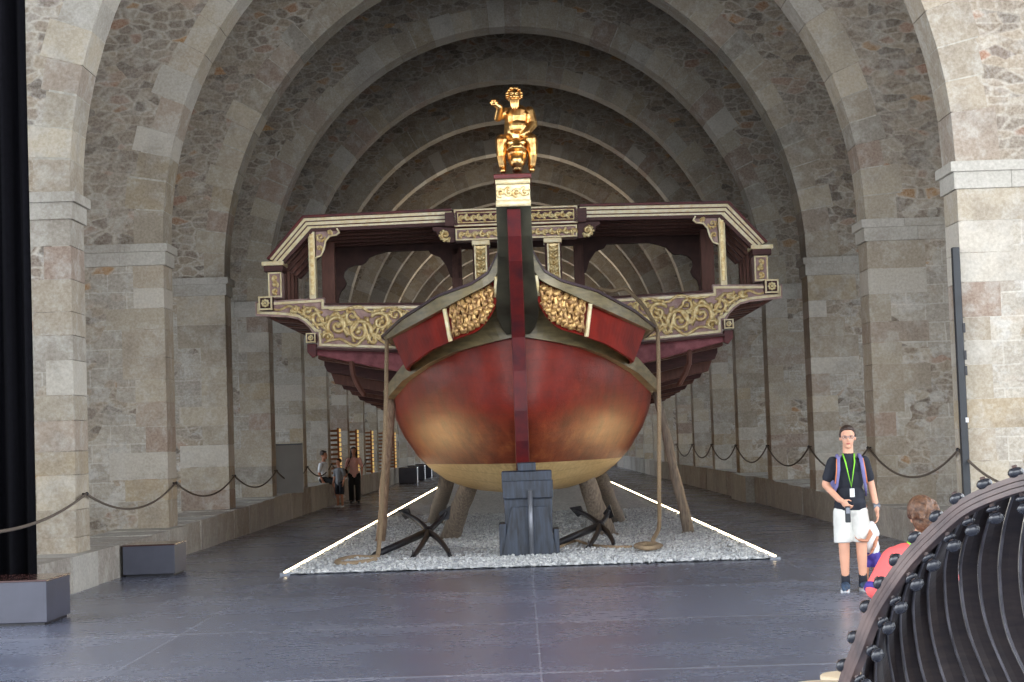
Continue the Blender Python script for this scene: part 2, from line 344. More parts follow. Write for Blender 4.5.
# ------------------------------------------------------------------ the nave
ZR = 1.085; HW = 5.75; D1 = 23.2; SP = 6.1; TH = .72; ZI = 5.12; ZT = 13.2; NB = 14
def ledge_h(y): return .45+.22*min(1, max(0, (y-25)/21))
fl = MB(); fl.add([(-16,-10,0),(16,-10,0),(16,122,0),(-16,122,0)], [(0,1,2,3)]); tag(fl.build('floor', M['floor']), kind='structure')
def blocks_build(mb, cols, name, parent):
    tint = []
    for c in cols: tint += [c]*6
    return mb.build(name, M['cut'], parent, tint=tint)
for k in range(NB):
    y0 = D1+k*SP; y1 = y0+TH; xo = 15 if k == 0 else 9.6
    root = empty('wall_arch', (0, 0, 0)); tag(root, kind='structure')
    mb = MB(); n = 64; R = HW+.03
    xs = [-R*math.cos(PI*i/n) for i in range(n+1)]; zs = [ZI+R*ZR*math.sin(PI*i/n) for i in range(n+1)]
    for (y, fl_) in ((y0, 0), (y1, 1)):
        for i in range(n):
            q = [(xs[i], y, zs[i]), (xs[i+1], y, zs[i+1]), (xs[i+1], y, ZT), (xs[i], y, ZT)]
            mb.add(q, [(0,1,2,3) if not fl_ else (3,2,1,0)])
        for s in (-1, 1):
            mb.add([(s*R, y, 0), (s*xo, y, 0), (s*xo, y, ZT), (s*R, y, ZT)], [(0,1,2,3) if (s > 0) != bool(fl_) else (3,2,1,0)])
    for i in range(n): mb.add([(xs[i], y0, zs[i]), (xs[i+1], y0, zs[i+1]), (xs[i+1], y1, zs[i+1]), (xs[i], y1, zs[i])], [(0,1,2,3)])
    for s in (-1, 1): mb.add([(s*R, y0, 0), (s*R, y1, 0), (s*R, y1, ZI), (s*R, y0, ZI)], [(0,1,2,3)])
    mb.build('masonry', M['wall'], root)
    # voussoirs
    vb = MB(); jb = MB(); cols = []; a = 0.0; hd = .007
    while a < PI-.01:
        da = random.uniform(.06, .088)
        if a+da > PI-.05: da = PI-a
        g = .005/HW; w_ = random.choice([.4, .48, .52, .58, .64]); r0 = HW; r1 = HW+w_
        p = lambda r, t: (-r*math.cos(t), ZI+(r+HW*(ZR-1))*math.sin(t))
        q = [p(r0, a+g), p(r0, a+da-g), p(r1, a+da-g), p(r1, a+g)]
        vb.prism([(x, y0-hd, z) for x, z in q], (0, TH+2*hd, 0)); cols.append(stonetint()); a += da
        if random.random() < .7:
            wj = random.choice([.012, .018, .028])/HW/2
            q = [p(r0, a-wj), p(r0, a+wj), p(r1*.995, a+wj), p(r1*.995, a-wj)]
            jb.prism([(x, y0-hd-.003, z) for x, z in q], (0, TH+2*hd+.006, 0))
    blocks_build(vb, cols, 'arch_ring', root); jb.build('mortar_joints', M['mortar'], root)
    # pier quoins
    qb = MB(); cols = []
    for s in (-1, 1):
        z = ledge_h(y0)-.02 if k else .0
        while z < ZI-.45:
            h = random.uniform(.3, .46)
            if z+h > ZI-.65: h = ZI-.35-z
            w_ = random.choice([.35, .5, .7, .95])
            a_, b_ = s*HW, s*(HW+w_)
            qb.box2((min(a_, b_), y0-.006, z+.004), (max(a_, b_), y1+.006, z+h-.004)); cols.append(stonetint()); z += h
    blocks_build(qb, cols, 'pier_quoins', root)
    ib = MB(); cols = []
    for s in (-1, 1):
        for (zz0, zz1, pr) in ((ZI-.35, ZI-.13, .04), (ZI-.13, ZI+.0, .085)):
            x = HW-pr
            while x < xo-.1:
                x2 = min(x+random.uniform(.7, 1.1), xo)
                ib.box2((min(s*x, s*x2)+(.003), y0-pr, zz0), (max(s*x, s*x2)-.003, y1+pr, zz1)); cols.append(srgb(*random.choice([(178,174,165),(170,164,153),(184,180,172)]))); x = x2
    blocks_build(ib, cols, 'impost_moulding', root)
ww = MB()
for s, nm in ((-1, 'wall_left'), (1, 'wall_right')):
    b = MB(); xa, xb = min(s*9.6, s*10), max(s*9.6, s*10); ye = D1+NB*SP
    b.box2((xa, D1+TH, 0), (xb, ye, .9)); b.box2((xa, D1+TH, 4.9), (xb, ye, ZT))
    for k in range(NB): b.box2((xa, D1+k*SP-.9, .9), (xb, D1+k*SP+1.5, 4.9))
    tag(b.build(nm, M['wall']), kind='structure')
b = MB(); ye = D1+NB*SP
b.box2((-10, ye, 0), (-3.6, ye+.4, ZT)); b.box2((3.6, ye, 0), (10, ye+.4, ZT)); b.box2((-3.6, ye, 5.0), (3.6, ye+.4, ZT)); tag(b.build('wall_back', M['wall']), kind='structure')
b = MB(); b.box2((-15, -6, ZT), (15, D1+NB*SP+.4, ZT+.3))
tag(b.build('ceiling', M['roof']), kind='structure')
b = MB()
for x in (-7.5, -5, -2.5, 0, 2.5, 5, 7.5): b.box2((x-.13, D1+TH, ZT-.32), (x+.13, D1+NB*SP, ZT-.01))
tag(b.build('trim_purlins', M['roof']), kind='structure')
# low stone ledges the piers stand on
for s, xf, nm in ((-1, 5.6, 'trim_left'), (1, 5.72, 'trim_right')):
    b = MB(); cols = []; y = 20.15 if s < 0 else -8
    while y < D1+NB*SP:
        L = random.uniform(1.2, 2.2); h = ledge_h(y); p = random.uniform(-.015, .015)
        if s > 0 and 44 < y < 46: p = -.22
        b.box2((s*(xf+p), y, 0), (s*6.6, min(y+L, D1+NB*SP), h)); c = random.choice([(148,144,138),(160,156,148),(140,132,124),(168,164,158)]); cols.append(srgb(*c)); y += L
    tag(blocks_build(b, cols, nm, None), kind='structure')

# hanging barrier ropes between the piers
def barrier(s, z0, sag, k, label, grp):
    ya = D1+TH*.9+(k-1)*SP if k else D1-5.2; yb = D1+TH*.9+k*SP if k else D1+TH*.5
    x = s*(HW-.05); pts = []
    if k: ya = D1+TH*.5+(k-1)*SP; yb = D1+TH*.5+k*SP
    for i in range(25):
        t = i/24; pts.append((x, ya+(yb-ya)*t, z0-sag*4*t*(1-t)))
        if k == 0 and s < 0: pts[-1] = (-5.05-.65*t, 16.5+(yb-16.5)*t, 1.02+.18*t-.5*t*(1-t))
    t_ = empty('barrier_rope', (0, 0, 0)); tag(t_, label, 'rope', grp)
    MB().tube(pts, .017, 6).build('rope_line', M['rope_dark'], t_, smooth=True)
    MB().tube([(s*(HW+.01), yb, z0), (s*(HW-.06), yb, z0)], .012, 6).ell((s*(HW-.06), yb, z0), .025).build('hook', M['iron'], t_)
t = empty('rope_stanchion', (-5.05, 16.46, 0)); tag(t, 'black rope stanchion in front of the black curtain', 'stanchion')
MB().lathe([(.15, 0), (.15, .02), (.03, .04)], n=24).build('base', M['blackmetal'], t); MB().tube([(0, 0, .03), (0, 0, 1.06)], .02, 12).build('pole', M['blackmetal'], t, smooth=True)
ordn = ['nearest', 'second', 'third', 'fourth', 'fifth', 'sixth', 'seventh', 'eighth', 'ninth', 'tenth']
for k in range(0, 8):
    for s, nm, z0, sag in ((-1, 'left', 1.2, .3), (1, 'right', 1.4, .42)):
        lab = ('thin rope sagging toward the camera from the nearest %s stone pier' % nm) if k == 0 else ('thin rope sagging between the %s and %s stone piers on the %s side' % (ordn[k-1], ordn[k], nm))
        barrier(s, z0, sag, k, lab, None)

# ------------------------------------------------------------------ gravel bed and light strips
GX0, GX1, GY0, GY1 = -3.23, 3.36, 24.3, 84.0
b = MB(); rows = []
ny = 120; nx = 60
for j in range(ny+1):
    y = GY0+(GY1-GY0)*(j/ny)**2
    rows.append([(GX0+(GX1-GX0)*i/nx, y, .02+(random.uniform(0, .012) if 0 < i < nx else 0)) for i in range(nx+1)])
b.grid(rows)
base = b.v[:]; nbase = len(base)
ico = [(0,0,-1),(.72,-.53,-.45),(-.28,-.85,-.45),(-.89,0,-.45),(-.28,.85,-.45),(.72,.53,-.45),(.28,-.85,.45),(-.72,-.53,.45),(-.72,.53,.45),(.28,.85,.45),(.89,0,.45),(0,0,1)]
icf = [(0,1,2),(1,0,5),(0,2,3),(0,3,4),(0,4,5),(1,5,10),(2,1,6),(3,2,7),(4,3,8),(5,4,9),(1,10,6),(2,6,7),(3,7,8),(4,8,9),(5,9,10),(6,10,11),(7,6,11),(8,7,11),(9,8,11),(10,9,11)]
NS = 26000; rng = np.random.default_rng(3)
yy = GY0+.03+(18.0)*rng.random(NS)**1.5; xx = GX0+.03+(GX1-GX0-.06)*rng.random(NS); sz = rng.uniform(.014, .034, NS)
zz = .02+sz*rng.uniform(0, .8, NS)
icv = np.array(ico); an = rng.random(NS)*6.28; sc3 = rng.uniform(.6, 1.15, (NS, 3))
V = icv[None]*sc3[:, None]*sz[:, None, None]; ca, sa = np.cos(an)[:, None], np.sin(an)[:, None]
X = V[..., 0]*ca-V[..., 1]*sa+xx[:, None]; Y = V[..., 0]*sa+V[..., 1]*ca+yy[:, None]; Z = V[..., 2]*.8+zz[:, None]
vall = np.stack([X, Y, Z], -1).reshape(-1, 3)
fall = (np.array(icf)[None]+(np.arange(NS)*12)[:, None, None]).reshape(-1, 3)+nbase
me = bpy.data.meshes.new('gravel'); me.from_pydata(base+vall.tolist(), [], b.f+fall.tolist()); me.update(); me.materials.append(M['gravel'])
go = bpy.data.objects.new('gravel_bed', me); C.objects.link(go); tag(go, 'white gravel bed under the red and gold galley', 'gravel', kind='stuff')
for x, nm in ((GX0, 'left'), (GX1, 'right')):
    t_ = empty('light_strip', (x, 0, 0)); tag(t_, 'glowing light strip along the %s edge of the gravel bed' % nm, 'light strip')
    MB().box2((-.07, GY0, .0), (.07, GY1, .035)).build('channel', M['steel'], t_)
    q = MB(); y = GY0+.06
    while y < GY1:
        q.box2((-.02, y, .036), (.02, min(y+7.4, GY1), .05)); y += 7.5
    q.build('diffuser', M['led'], t_)

# ------------------------------------------------------------------ galley
ship = empty('galley', (0.015, 27, 0), -.0045)
tag(ship, 'red and gold wooden galley seen bow-on with wide gilded yoke and golden figurehead', 'ship')
def S(r, d, D):
    px = VPX+r*math.cos(A)+d*math.sin(A); py = VPY-r*math.sin(A)+d*math.cos(A)
    v = W(px, py, D); return Vector((v.x, v.y-27, v.z))
def mir(p): return Vector((-p[0], p[1], p[2]))
def interp(tab, x):
    if x <= tab[0][0]: return tab[0][1]
    for (a, b_), (c, d) in zip(tab[:-1], tab[1:]):
        if x <= c: return b_+(d-b_)*(x-a)/(c-a)
    return tab[-1][1]
waleLo = [(0,-104),(7,-103.3),(32,-98),(60,-91),(86,-80),(111,-63.7),(129,-44.2)]
waleUp = [(18,-150),(21.5,-136),(27,-126),(32,-119),(42,-110.5),(63,-104),(88,-94),(111,-79),(130,-55)]
railLo = [(17,-172),(19,-164),(30,-156),(45,-149),(77,-132.6),(100,-121),(129,-106.2)]
railUp = [(17.5,-190),(22,-182),(25.6,-171.3),(44,-159.5),(77,-148.5),(113,-127),(133,-109.6)]
def Dw(r, R=130.0): s_ = min(1, max(0, (r-6)/(R-6))); return 27+5*(1-math.sqrt(max(0, 1-s_*s_)))
def Dr(r, R=133.0): s_ = min(1, max(0, (r-17)/(R-17))); return 26.0+4.3*(1-math.sqrt(max(0, 1-s_*s_)))
gfull = [(0,1),(.18,.977),(.38,.915),(.61,.81),(.75,.71),(.865,.60),(.93,.49),(.97,.37),(1,0)]
gfront = [(0,1),(.15,.92),(.35,.74),(.6,.47),(.8,.26),(.92,.14),(1,.02)]
ZK = .84
def section(xw, yw, zw, blend, nseg=26):
    out = []
    for j in range(nseg+1):
        u = (j/nseg); u = 1-(1-u)**1.35; g = interp(gfront, u)*(1-blend)+interp(gfull, u)*blend
        z = zw+(ZK-zw)*u; rake = 1.5*max(0, (u-.35)/.65)**2.0*(1-blend)
        out.append(Vector((xw*g, yw+rake, z)))
    return out
def hull_rows():
    rows = []
    for i in range(29):
        ph = PI/2*i/28; r = 6+124*math.sin(ph); p = S(-r, interp(waleLo, r), 27+5*(1-math.cos(ph)))
        rows.append(section(abs(p.x), p.y, p.z, math.sin(ph)**1.15))
    xw, yw, zw = rows[-1][0]
    for D, k in ((34, 1.03), (37, 1.10), (41, 1.18), (50, 1.2), (62, 1.12), (70, .9), (76, .5)):
        rows.append(section(xw*k, D-27, zw, 1))
    return rows
rows = hull_rows(); hb = MB(); hb.grid(rows); hb.grid([[mir(p) for p in reversed(r)] for r in rows])
hull = hb.build('lower_hull', M['hull'], ship, smooth=True); tag(hull, 'glossy red lower hull with cream bottom')
# deck and inner closing
db = MB(); dl = [(p[0].x*.93, p[0].y+.15, 3.0) for p in rows]
db.add([(x, y, z) for x, y, z in dl]+[(-x, y, z) for x, y, z in dl], [(i, i+1, len(dl)+i+1, len(dl)+i) for i in range(len(dl)-1)])
db.build('deck', M['brown'], ship, solid=.08)
def band(lo, up, Dl, r0, r1l, r1u, outw, inw, name, m, Dext=None, n=34):
    objs = []
    for side in (-1, 1):
        mb = MB(); rows_ = []
        for i in range(n+1):
            t = math.sin(PI/2*i/n); rl = r0[0]+(r1l-r0[0])*t; ru = r0[1]+(r1u-r0[1])*t
            a = S(-rl, interp(lo, rl), Dl(rl)); b_ = S(-ru, interp(up, ru), Dl(ru))
            dirv = Vector((-t, -math.sqrt(max(0, 1-t*t))*.9-.1, 0)).normalized()
            rows_.append([a+dirv*outw, b_+dirv*outw, b_-dirv*inw, a-dirv*inw, a+dirv*outw])
        if Dext:
            l = rows_[-1]; rows_.append([p+Vector((0, Dext, 0)) for p in l])
        if side > 0: rows_ = [[mir(p) for p in reversed(r)] for r in rows_]
        mb.grid(rows_); mb.add(rows_[0][:4], [(0,1,2,3)]); mb.add(rows_[-1][:4], [(3,2,1,0)])
        objs.append(mb.build(name, m, ship, smooth=False, bevel=.01))
    return objs
band(waleLo, waleUp, Dw, (6, 16), 129, 130.5, .14, .1, 'wale', M['olive'], 8)
band(waleUp, railLo, lambda r: Dr(r)+.15, (18, 17), 114, 127, .0, .05, 'bulwark_panel', M['redpanel'], 3)
railMid = [(r, d+2.2) for r, d in railUp]
band(railLo, railMid, Dr, (17, 17.5), 129, 133, .05, .05, 'rail', M['olive'], 3)
cap_up = [(r, d-.6) for r, d in railUp]
band(railMid, cap_up, Dr, (17.5, 17.5), 133, 133.5, .08, .08, 'rail_cap', M['purple'], 3)
# stem post
stl = [(17.5,-262,24.7),(17.5,-234,24.9),(17.5,-205,25.15),(18,-185,25.4),(19,-165,25.75),(20.5,-150,26.0),(21.5,-138,26.2),(21,-126,26.45),(17,-114,26.65),(12,-107,26.75)]
mb = MB(); rws = []
for r, d, D in stl:
    a = S(-r, d, D); b_ = S(-min(r, 24), d, D); rws.append([mir(a)+Vector((0, 1.1, 0)), mir(a), a, a+Vector((0, 1.1, 0)), mir(a)+Vector((0, 1.1, 0))])
mb.grid(rws); mb.add(rws[0][:4], [(0,1,2,3)]); mb.build('stem_post', M['olive_dark'], ship, bevel=.02)
sp = [(-232,25.0-.1),(-205,25.05),(-180,25.3),(-160,25.65),(-140,26.0),(-120,26.35),(-104,26.6),(-70,26.75),(-30,26.85),(0,27.0),(24,27.2),(40,27.6)]
mb = MB(); rws = []
for d, D in sp:
    a = S(-6.8, d, D-.06); rws.append([mir(a)+Vector((0, .5, 0)), mir(a), a, a+Vector((0, .5, 0)), mir(a)+Vector((0, .5, 0))])
mb.grid(rws); mb.add(rws[0][:4], [(0,1,2,3)]); mb.add(rws[-1][:4], [(3,2,1,0)]); mb.build('cutwater', M['stemred'], ship, bevel=.012)
def slab(r0, r1, d0, d1, D, dep, m, name, bev=.01, parent=None):
    a = S(r0, d0, D); b_ = S(r1, d1, D); return MB().box2((a.x, a.y, a.z), (b_.x, a.y+dep, b_.z)).build(name, m, parent or ship, bevel=bev)
for d0, d1, hwid, pr in ((-263, -257, 17.5, .09), (-241, -234.5, 17.5, .09)):
    a = S(-hwid, (d0+d1)/2, 24.7); rr = abs(d1-d0)/2*24.7/F
    MB().tube([(a.x, a.y-.02, a.z), (-a.x, a.y-.02, a.z)], rr, 12).build('stem_moulding', M['cream'], ship, smooth=True)
slab(-17, 17, -257, -241, 24.72, .2, M['cream'], 'stem_frieze')
slab(-19, 19, -267.5, -263, 24.55, 1.2, M['stemred'], 'figurehead_base')
# carved ornament helpers (relief in a plane facing the bow)
def spiral(mb, r, d, R, D, turns=1.4, dirn=1, a0=0, rad=.03, leaves=True):
    pts = []; rads = []; n = 26; px2m = D/F
    for i in range(n+1):
        t = i/n; a = a0+dirn*turns*2*PI*t; q = R*(1-t*.86); pts.append(S(r+q*math.cos(a), d+q*math.sin(a), D)); rads.append(rad*(1-.45*t)*(.5 if i == 0 else 1))
    mb.tube(pts, rads, 6); mb.ell(pts[-1], rad*1.1, nu=8, nv=6)
    if leaves:
        for i in range(1, 13, 2):
            t = i/n; a = a0+dirn*turns*2*PI*t; q = R*(1-t*.86); rr = random.uniform(.26, .4)*R
            p0 = S(r+q*math.cos(a), d+q*math.sin(a), D); p1 = S(r+(q+rr)*math.cos(a+dirn*.35), d+(q+rr)*math.sin(a+dirn*.35), D); p2 = S(r+(q+rr*1.1)*math.cos(a+dirn*.6), d+(q+rr*.9)*math.sin(a+dirn*.6), D)
            mb.tube([p0, p1, p2], [rad*.7, rad*.75, rad*.3], 5)
def wave(mb, pts, D, rad=.025):
    P = [S(r, d, D) for r, d in pts]; o = []
    for i in range(len(P)-1):
        p0, p1, p2, p3 = P[max(i-1, 0)], P[i], P[i+1], P[min(i+2, len(P)-1)]
        for k in range(6):
            t = k/6; o.append(.5*((2*p1)+(p2-p0)*t+(2*p0-5*p1+4*p2-p3)*t*t+(3*p1-p0-3*p2+p3)*t**3))
    o.append(P[-1]); n = len(o); mb.tube(o, [rad*(.4+.6*math.sin(PI*min(1, (i+2)/n))) for i in range(n)], 6)
def frieze(r0, r1, dm, h, D, m, name, rad=.018, step=7, parent=None):
    mb = MB(); x = r0+step/2; s_ = 1
    while x < r1:
        spiral(mb, x, dm, h*.36, D, 1.1, s_, PI/2*s_, rad, False)
        p0 = S(x+step*.3, dm-s_*h*.25, D); p1 = S(x+step*.55, dm+s_*h*.2, D); mb.tube([p0, p1], [rad*.9, rad*.4], 5)
        x += step; s_ = -s_
    return mb.build(name, m, parent or ship, smooth=True)
frieze(-16, 16, -249, 13, 24.7, M['gilt'], 'stem_frieze_carving', .022, 8)
# bow carvings in the bulwark
for side in (-1, 1):
    mb = MB(); random.seed(11)
    for i in range(8):
        t = (i+.5)/8; r = 24+t*40
        def P(rr, u, pr=.05):
            rr = min(69, max(21.5, rr)); lo = interp(waleUp, rr)-3; hi = interp(railLo, rr)+2
            return S(-rr-u*3*t, lo+(hi-lo)*u, Dr(rr)+.12-pr)
        ln = [P(r+1.6*math.sin(u*7+i*1.7), u) for u in [k/9 for k in range(10)]]
        mb.tube(ln, [.028+.022*abs(math.sin(k*1.9+i)) for k in range(10)], 6)
        mb.tube([P(r+2.6+1.2*math.sin(u*9+i), u) for u in [k/7 for k in range(8)]], [.014+.014*(k % 2) for k in range(8)], 5)
        for u in (.2, .5, .82):
            c = P(r+random.uniform(-1.5, 1.5), u+random.uniform(-.05, .05), .1); mb.ell(c, (.04, .03, .045), nu=8, nv=6)
            spiral_r = .05; mb.tube([c+Vector((spiral_r*math.cos(a)*(1-a/9), 0, spiral_r*math.sin(a)*(1-a/9))) for a in [q*.7 for q in range(9)]], .014, 5)
    if side > 0: mb.v = [(-x, y, z) for x, y, z in mb.v]
    tag(mb.build('bow_carving', M['rosegilt'], ship, smooth=True), 'gilded carved figures on the bow bulwark')
    mb = MB(); g0 = 74
    P = lambda r, u: S(-r-(u*5), interp(waleUp, r)*(1-u)+interp(railLo, r+5)*u, Dr(r)+.05)
    mb.tube([P(68, .0), P(68, 1.0)], .035, 6)
    if side > 0: mb.v = [(-x, y, z) for x, y, z in mb.v]
    mb.build('panel_moulding', M['cream'], ship, smooth=True); mb = MB()
    e = [S(-19.5, -165, 25.95), S(-21, -150, 26.1), S(-22.5, -138, 26.3)]; mb.tube(e, .035, 6)
    if side > 0: mb.v = [(-x, y, z) for x, y, z in mb.v]
    mb.build('panel_moulding', M['cream'], ship, smooth=True)

# ---- yoke, roof and posts
DG = 33.0
def plate(pts, D, th, name, m, parent=None, both=True, bev=.008, yoff=0):
    out = []
    for side in ((-1, 1) if both else (-1,)):
        P = [S(-r, d, D)+Vector((0, yoff, 0)) for r, d in pts]
        if side > 0: P = [mir(p) for p in P][::-1]
        out.append(MB().prism(P, (0, th, 0)).build(name, m, parent or ship, bevel=bev))
    return out
def edging(pts, D, wpx, name, m, closed=False, proud=.05, th=.05, side=None, mbs=None):
    """flat moulding following a polyline in the plane"""
    seg = list(zip(pts[:-1], pts[1:]))+([(pts[-1], pts[0])] if closed else [])
    for sd in (-1, 1):
        mb = MB()
        for (r0, d0), (r1, d1) in seg:
            a = S(-r0, d0, D); b_ = S(-r1, d1, D); t = b_-a; L = t.length; t.normalize(); nrm = Vector((-t.z, 0, t.x)); wm = wpx*D/F/2
            a2 = a-t*wm*.9; b2 = b_+t*wm*.9; off = Vector((0, -proud, 0))
            q = [a2+nrm*wm+off, b2+nrm*wm+off, b2-nrm*wm+off, a2-nrm*wm+off]
            if sd > 0: q = [mir(p) for p in q]
            mb.prism(q, (0, th, 0))
        mb.build(name, m, ship, bevel=.006)
board = [(0,-138),(100,-140),(194,-142.6),(194,-150),(263.5,-148),(263.5,-134),(231,-131.5),(222,-129.5),(215,-125),(210,-119.5),(207,-114.5),(202.5,-113.6),(202.5,-100),(125,-94.5),(0,-93)]
plate(board, DG, .14, 'yoke_board', M['mauve'])
inner = [(8,-135),(100,-137),(196,-139.6),(196,-146.8),(260.5,-145),(260.5,-137),(231,-134.6),(221,-132.4),(213,-127.5),(207.5,-121.5),(204,-117.4),(199.5,-116.5),(199.5,-102.8),(125,-97.6),(8,-96)]
edging(inner[:-1], DG, 2.6, 'yoke_moulding', M['cream'])
edging([(8,-138.7),(100,-140.7),(193,-143.4)], DG, 1.6, 'yoke_top_fillet', M['maroon'], proud=.09, th=.1)
edging([(8,-92.3),(125,-93.8),(203,-99.2)], DG, 2.4, 'yoke_bottom_fillet', M['maroon'], proud=.09, th=.12)
for side in (-1, 1):
    random.seed(5); mb = MB(); D = DG-.04
    for (r, d, R, tr, dn, a0) in ((-182,-121,11,1.5,1,2.4),(-160,-115,12.5,1.6,-1,.5),(-167,-131,7.5,1.2,1,1),(-139,-124,10,1.4,1,3.6),(-146,-106,7,1.2,-1,0),(-121,-111,12,1.6,1,2.5),(-124,-130,7,1.2,-1,1),(-101,-120,12,1.5,-1,.4),(-80,-115,12,1.5,1,2),(-200,-128,8,1.4,-1,5.2),(-192,-110,5.5,1.1,1,3),(-211,-137,6.6,1.3,1,.2),(-224,-140,4,1.1,-1,3),(-60,-116,12,1.5,-1,2),(-40,-116,11,1.5,1,2)):
        spiral(mb, r, d, R, D, tr, dn, a0, .052 if R > 8 else .038)
    wave(mb, [(-250,-142),(-240,-139),(-229,-142.5),(-217,-135),(-205,-140),(-195,-124),(-182,-134),(-172,-112),(-158,-126),(-148,-103),(-135,-130),(-124,-101),(-112,-134),(-96,-106),(-80,-128)], D, .038)
    wave(mb, [(-196,-105),(-180,-108),(-165,-101),(-150,-111),(-132,-101),(-118,-104)], D, .032)
    wave(mb, [(-190,-138),(-178,-137),(-160,-140),(-148,-134),(-130,-138),(-112,-133)], D, .028)
    if side > 0: mb.v = [(-x, y, z) for x, y, z in mb.v]
    tag(mb.build('yoke_scrollwork', M['gilt'], ship, smooth=True), 'gilded carved scrollwork')
def rosette(r, d, hs, D):
    for side in (-1, 1):
        c = S(-r, d, D); h = hs*D/F
        b0 = MB().box((0, .08, 0), (2*h, .26, 2*h)).build('rosette_block', M['maroon'], ship, bevel=.02)
        b0.location = (side*abs(c.x), c.y-.12, c.z)
        q = MB()
        for k in range(4):
            a = k*PI/2; q.box((math.cos(a)*h*.86, -.06, math.sin(a)*h*.86), (h*.22 if k % 2 == 0 else 2*h, .05, 2*h if k % 2 == 0 else h*.22))
        for k in range(8):
            a = k*PI/4; q.ell((math.cos(a)*h*.42, -.07, math.sin(a)*h*.42), (h*.2, .03, h*.2), nu=8, nv=6)
        q.ell((0, -.09, 0), h*.2, nu=8, nv=6); q.build('rosette', M['cream'], b0, smooth=False)
rosette(252, -145.5, 7, DG-.05); rosette(208, -109.5, 4.8, DG-.05)
plate([(204,-104),(213,-104),(213,-96),(208,-90),(204,-92)], DG, .2, 'yoke_drop', M['stemred'])
# rose painted apron and stepped outrigger brackets receding under the yoke
plate([(204,-99),(125,-94),(90,-92),(90,-66),(125,-74),(205,-93)], DG+.15, .25, 'apron', M['pink'])
arm = [(257,-134),(231,-130),(222,-128),(214,-123),(207,-115),(203,-108),(203,-95),(178,-80),(150,-68),(120,-60),(120,-95),(160,-110),(200,-136)]
low = [(203,-95),(196,-82),(186,-72),(172,-62),(158,-54),(144,-47),(130,-41),(118,-38)]
for k in range(10):
    D = DG+.75+k*.8; f_ = D/DG
    cut = [(250-0*k,-131),(231,-129),(222,-127),(214,-122),(207,-114)]
    drop = k*1.5
    qx = interp([(0,206),(2,200),(5,186),(9,176)], k); qd = interp([(0,-90),(2,-68),(5,-53),(9,-44)], k)
    pts = [(257,-136),(250,-131),(231,-129),(222,-127),(214,-122),(207,-113),(206,-98),((206+qx)/2+1.5,(-96+qd)/2+1.5),(qx,qd),(qx-30,qd+5.5),(qx-55,qd+11),(108,qd+16),(108,-100),(200,-138)]
    # laid out at the yoke's own size (same metres at every bracket), then set back
    for side in (-1, 1):
        P = [S(-r, d, DG)+Vector((0, D-DG, 0)) for r, d in pts]
        if side > 0: P = [mir(p) for p in P][::-1]
        MB().prism(P, (0, .5, 0)).build('outrigger_bracket', M['maroon'] if k % 2 else M['brown'], ship, bevel=.01)
for side in (-1, 1):
    a = [S(-169, -83, DG), S(-168, -72, DG), S(-164, -62, DG), S(-158, -52, DG)]; mb = MB()
    for p, q in zip(a[:-1], a[1:]): mb.cap(p, q, .055, .05, 6)
    if side > 0: mb.v = [(-x, y, z) for x, y, z in mb.v]
    mb.build('bracket_strap', M['brown'], ship)
# outrigger timbers running aft
for side in (-1, 1):
    for r, d, m in ((255, -141, 'maroon'), (240, -137, 'dark')):
        p = S(-r, d, DG); MB().box2((side*abs(p.x)-.1, p.y+.14, p.z-.09), (side*abs(p.x)+.1, p.y+36, p.z+.09)).build('outrigger_beam', M[m], ship)
# floor of the gallery
p = S(-262, -140, DG); MB().box2((p.x, p.y+.14, p.z-.05), (-p.x, p.y+5.5, p.z)).build('gallery_floor', M['dark'], ship)
# roof
top = [(64,-233),(212,-231),(248,-190)]
def ribbon(pts, w0, D, yoff, th, name, m, both=True, shift=0):
    """mitred timber that follows a polyline; w0 = depth in px downward"""
    up = [(r, d) for r, d in pts]; (r0, d0), (r1, d1), (r2, d2) = pts; 
    dn = [(r0, d0+w0), (r1-w0*.42, d1+w0), (r2-w0*.9, d2+w0*.35)]
    out = []
    for side in (-1, 1):
        q = [S(-r, d, D)+Vector((0, yoff, shift)) for r, d in up+dn[::-1]]
        if side > 0: q = [mir(p) for p in q]
        mb = MB()
        for (i, j, k, l) in ((0, 1, 4, 5), (1, 2, 3, 4)): mb.prism([q[i], q[j], q[k], q[l]], (0, th, 0))
        out.append(mb.build(name, m, ship, bevel=.006))
    return out
ribbon(top, 13, DG, 0, .16, 'eave_board', M['cream'])
ribbon([(64,-234.6),(213,-232.6),(250.5,-190.5)], 2.6, DG, -.07, .3, 'eave_top_moulding', M['stemred'])
ribbon([(64,-229),(210.5,-227),(245,-189)], 1.1, DG, -.03, .1, 'eave_groove', M['brown'])
ribbon([(64,-224.6),(209,-222.7),(241,-188)], 1.1, DG, -.03, .1, 'eave_groove', M['brown'])
ribbon([(0,-222),(205,-219.6),(237,-186)], 3.5, DG, -.02, .2, 'eave_under_moulding', M['maroon'])
RD = 3.4
for k in range(1, 6):
    ribbon([(0,-229),(208,-226),(244,-187)], 8.5, DG, RD*k/6, .14, 'roof_joist', M['brown'])
# roof planking
for side in (-1, 1):
    P = [S(0, -233, DG), S(-212, -231, DG), S(-248, -190, DG)]
    if side > 0: P = [mir(p) for p in P]
    mb = MB(); o = Vector((0, .1, 0)); e = Vector((0, RD+.3, 0))
    mb.add([P[0]+o, P[1]+o, P[2]+o, P[0]+e, P[1]+e, P[2]+e], [(0,1,4,3),(1,2,5,4)]); mb.build('roof_planking', M['dark'], ship, solid=.06)
    for k in range(1, 6):   # side stanchions under the sloping eave
        a = S(-243, -187, DG); b_ = S(-243, -147, DG); y = RD*k/6
        MB().box2((side*abs(a.x)-.06, a.y+y, b_.z), (side*abs(a.x)+.06, a.y+y+.14, a.z)).build('side_stanchion', M['brown'], ship, bevel=.01)
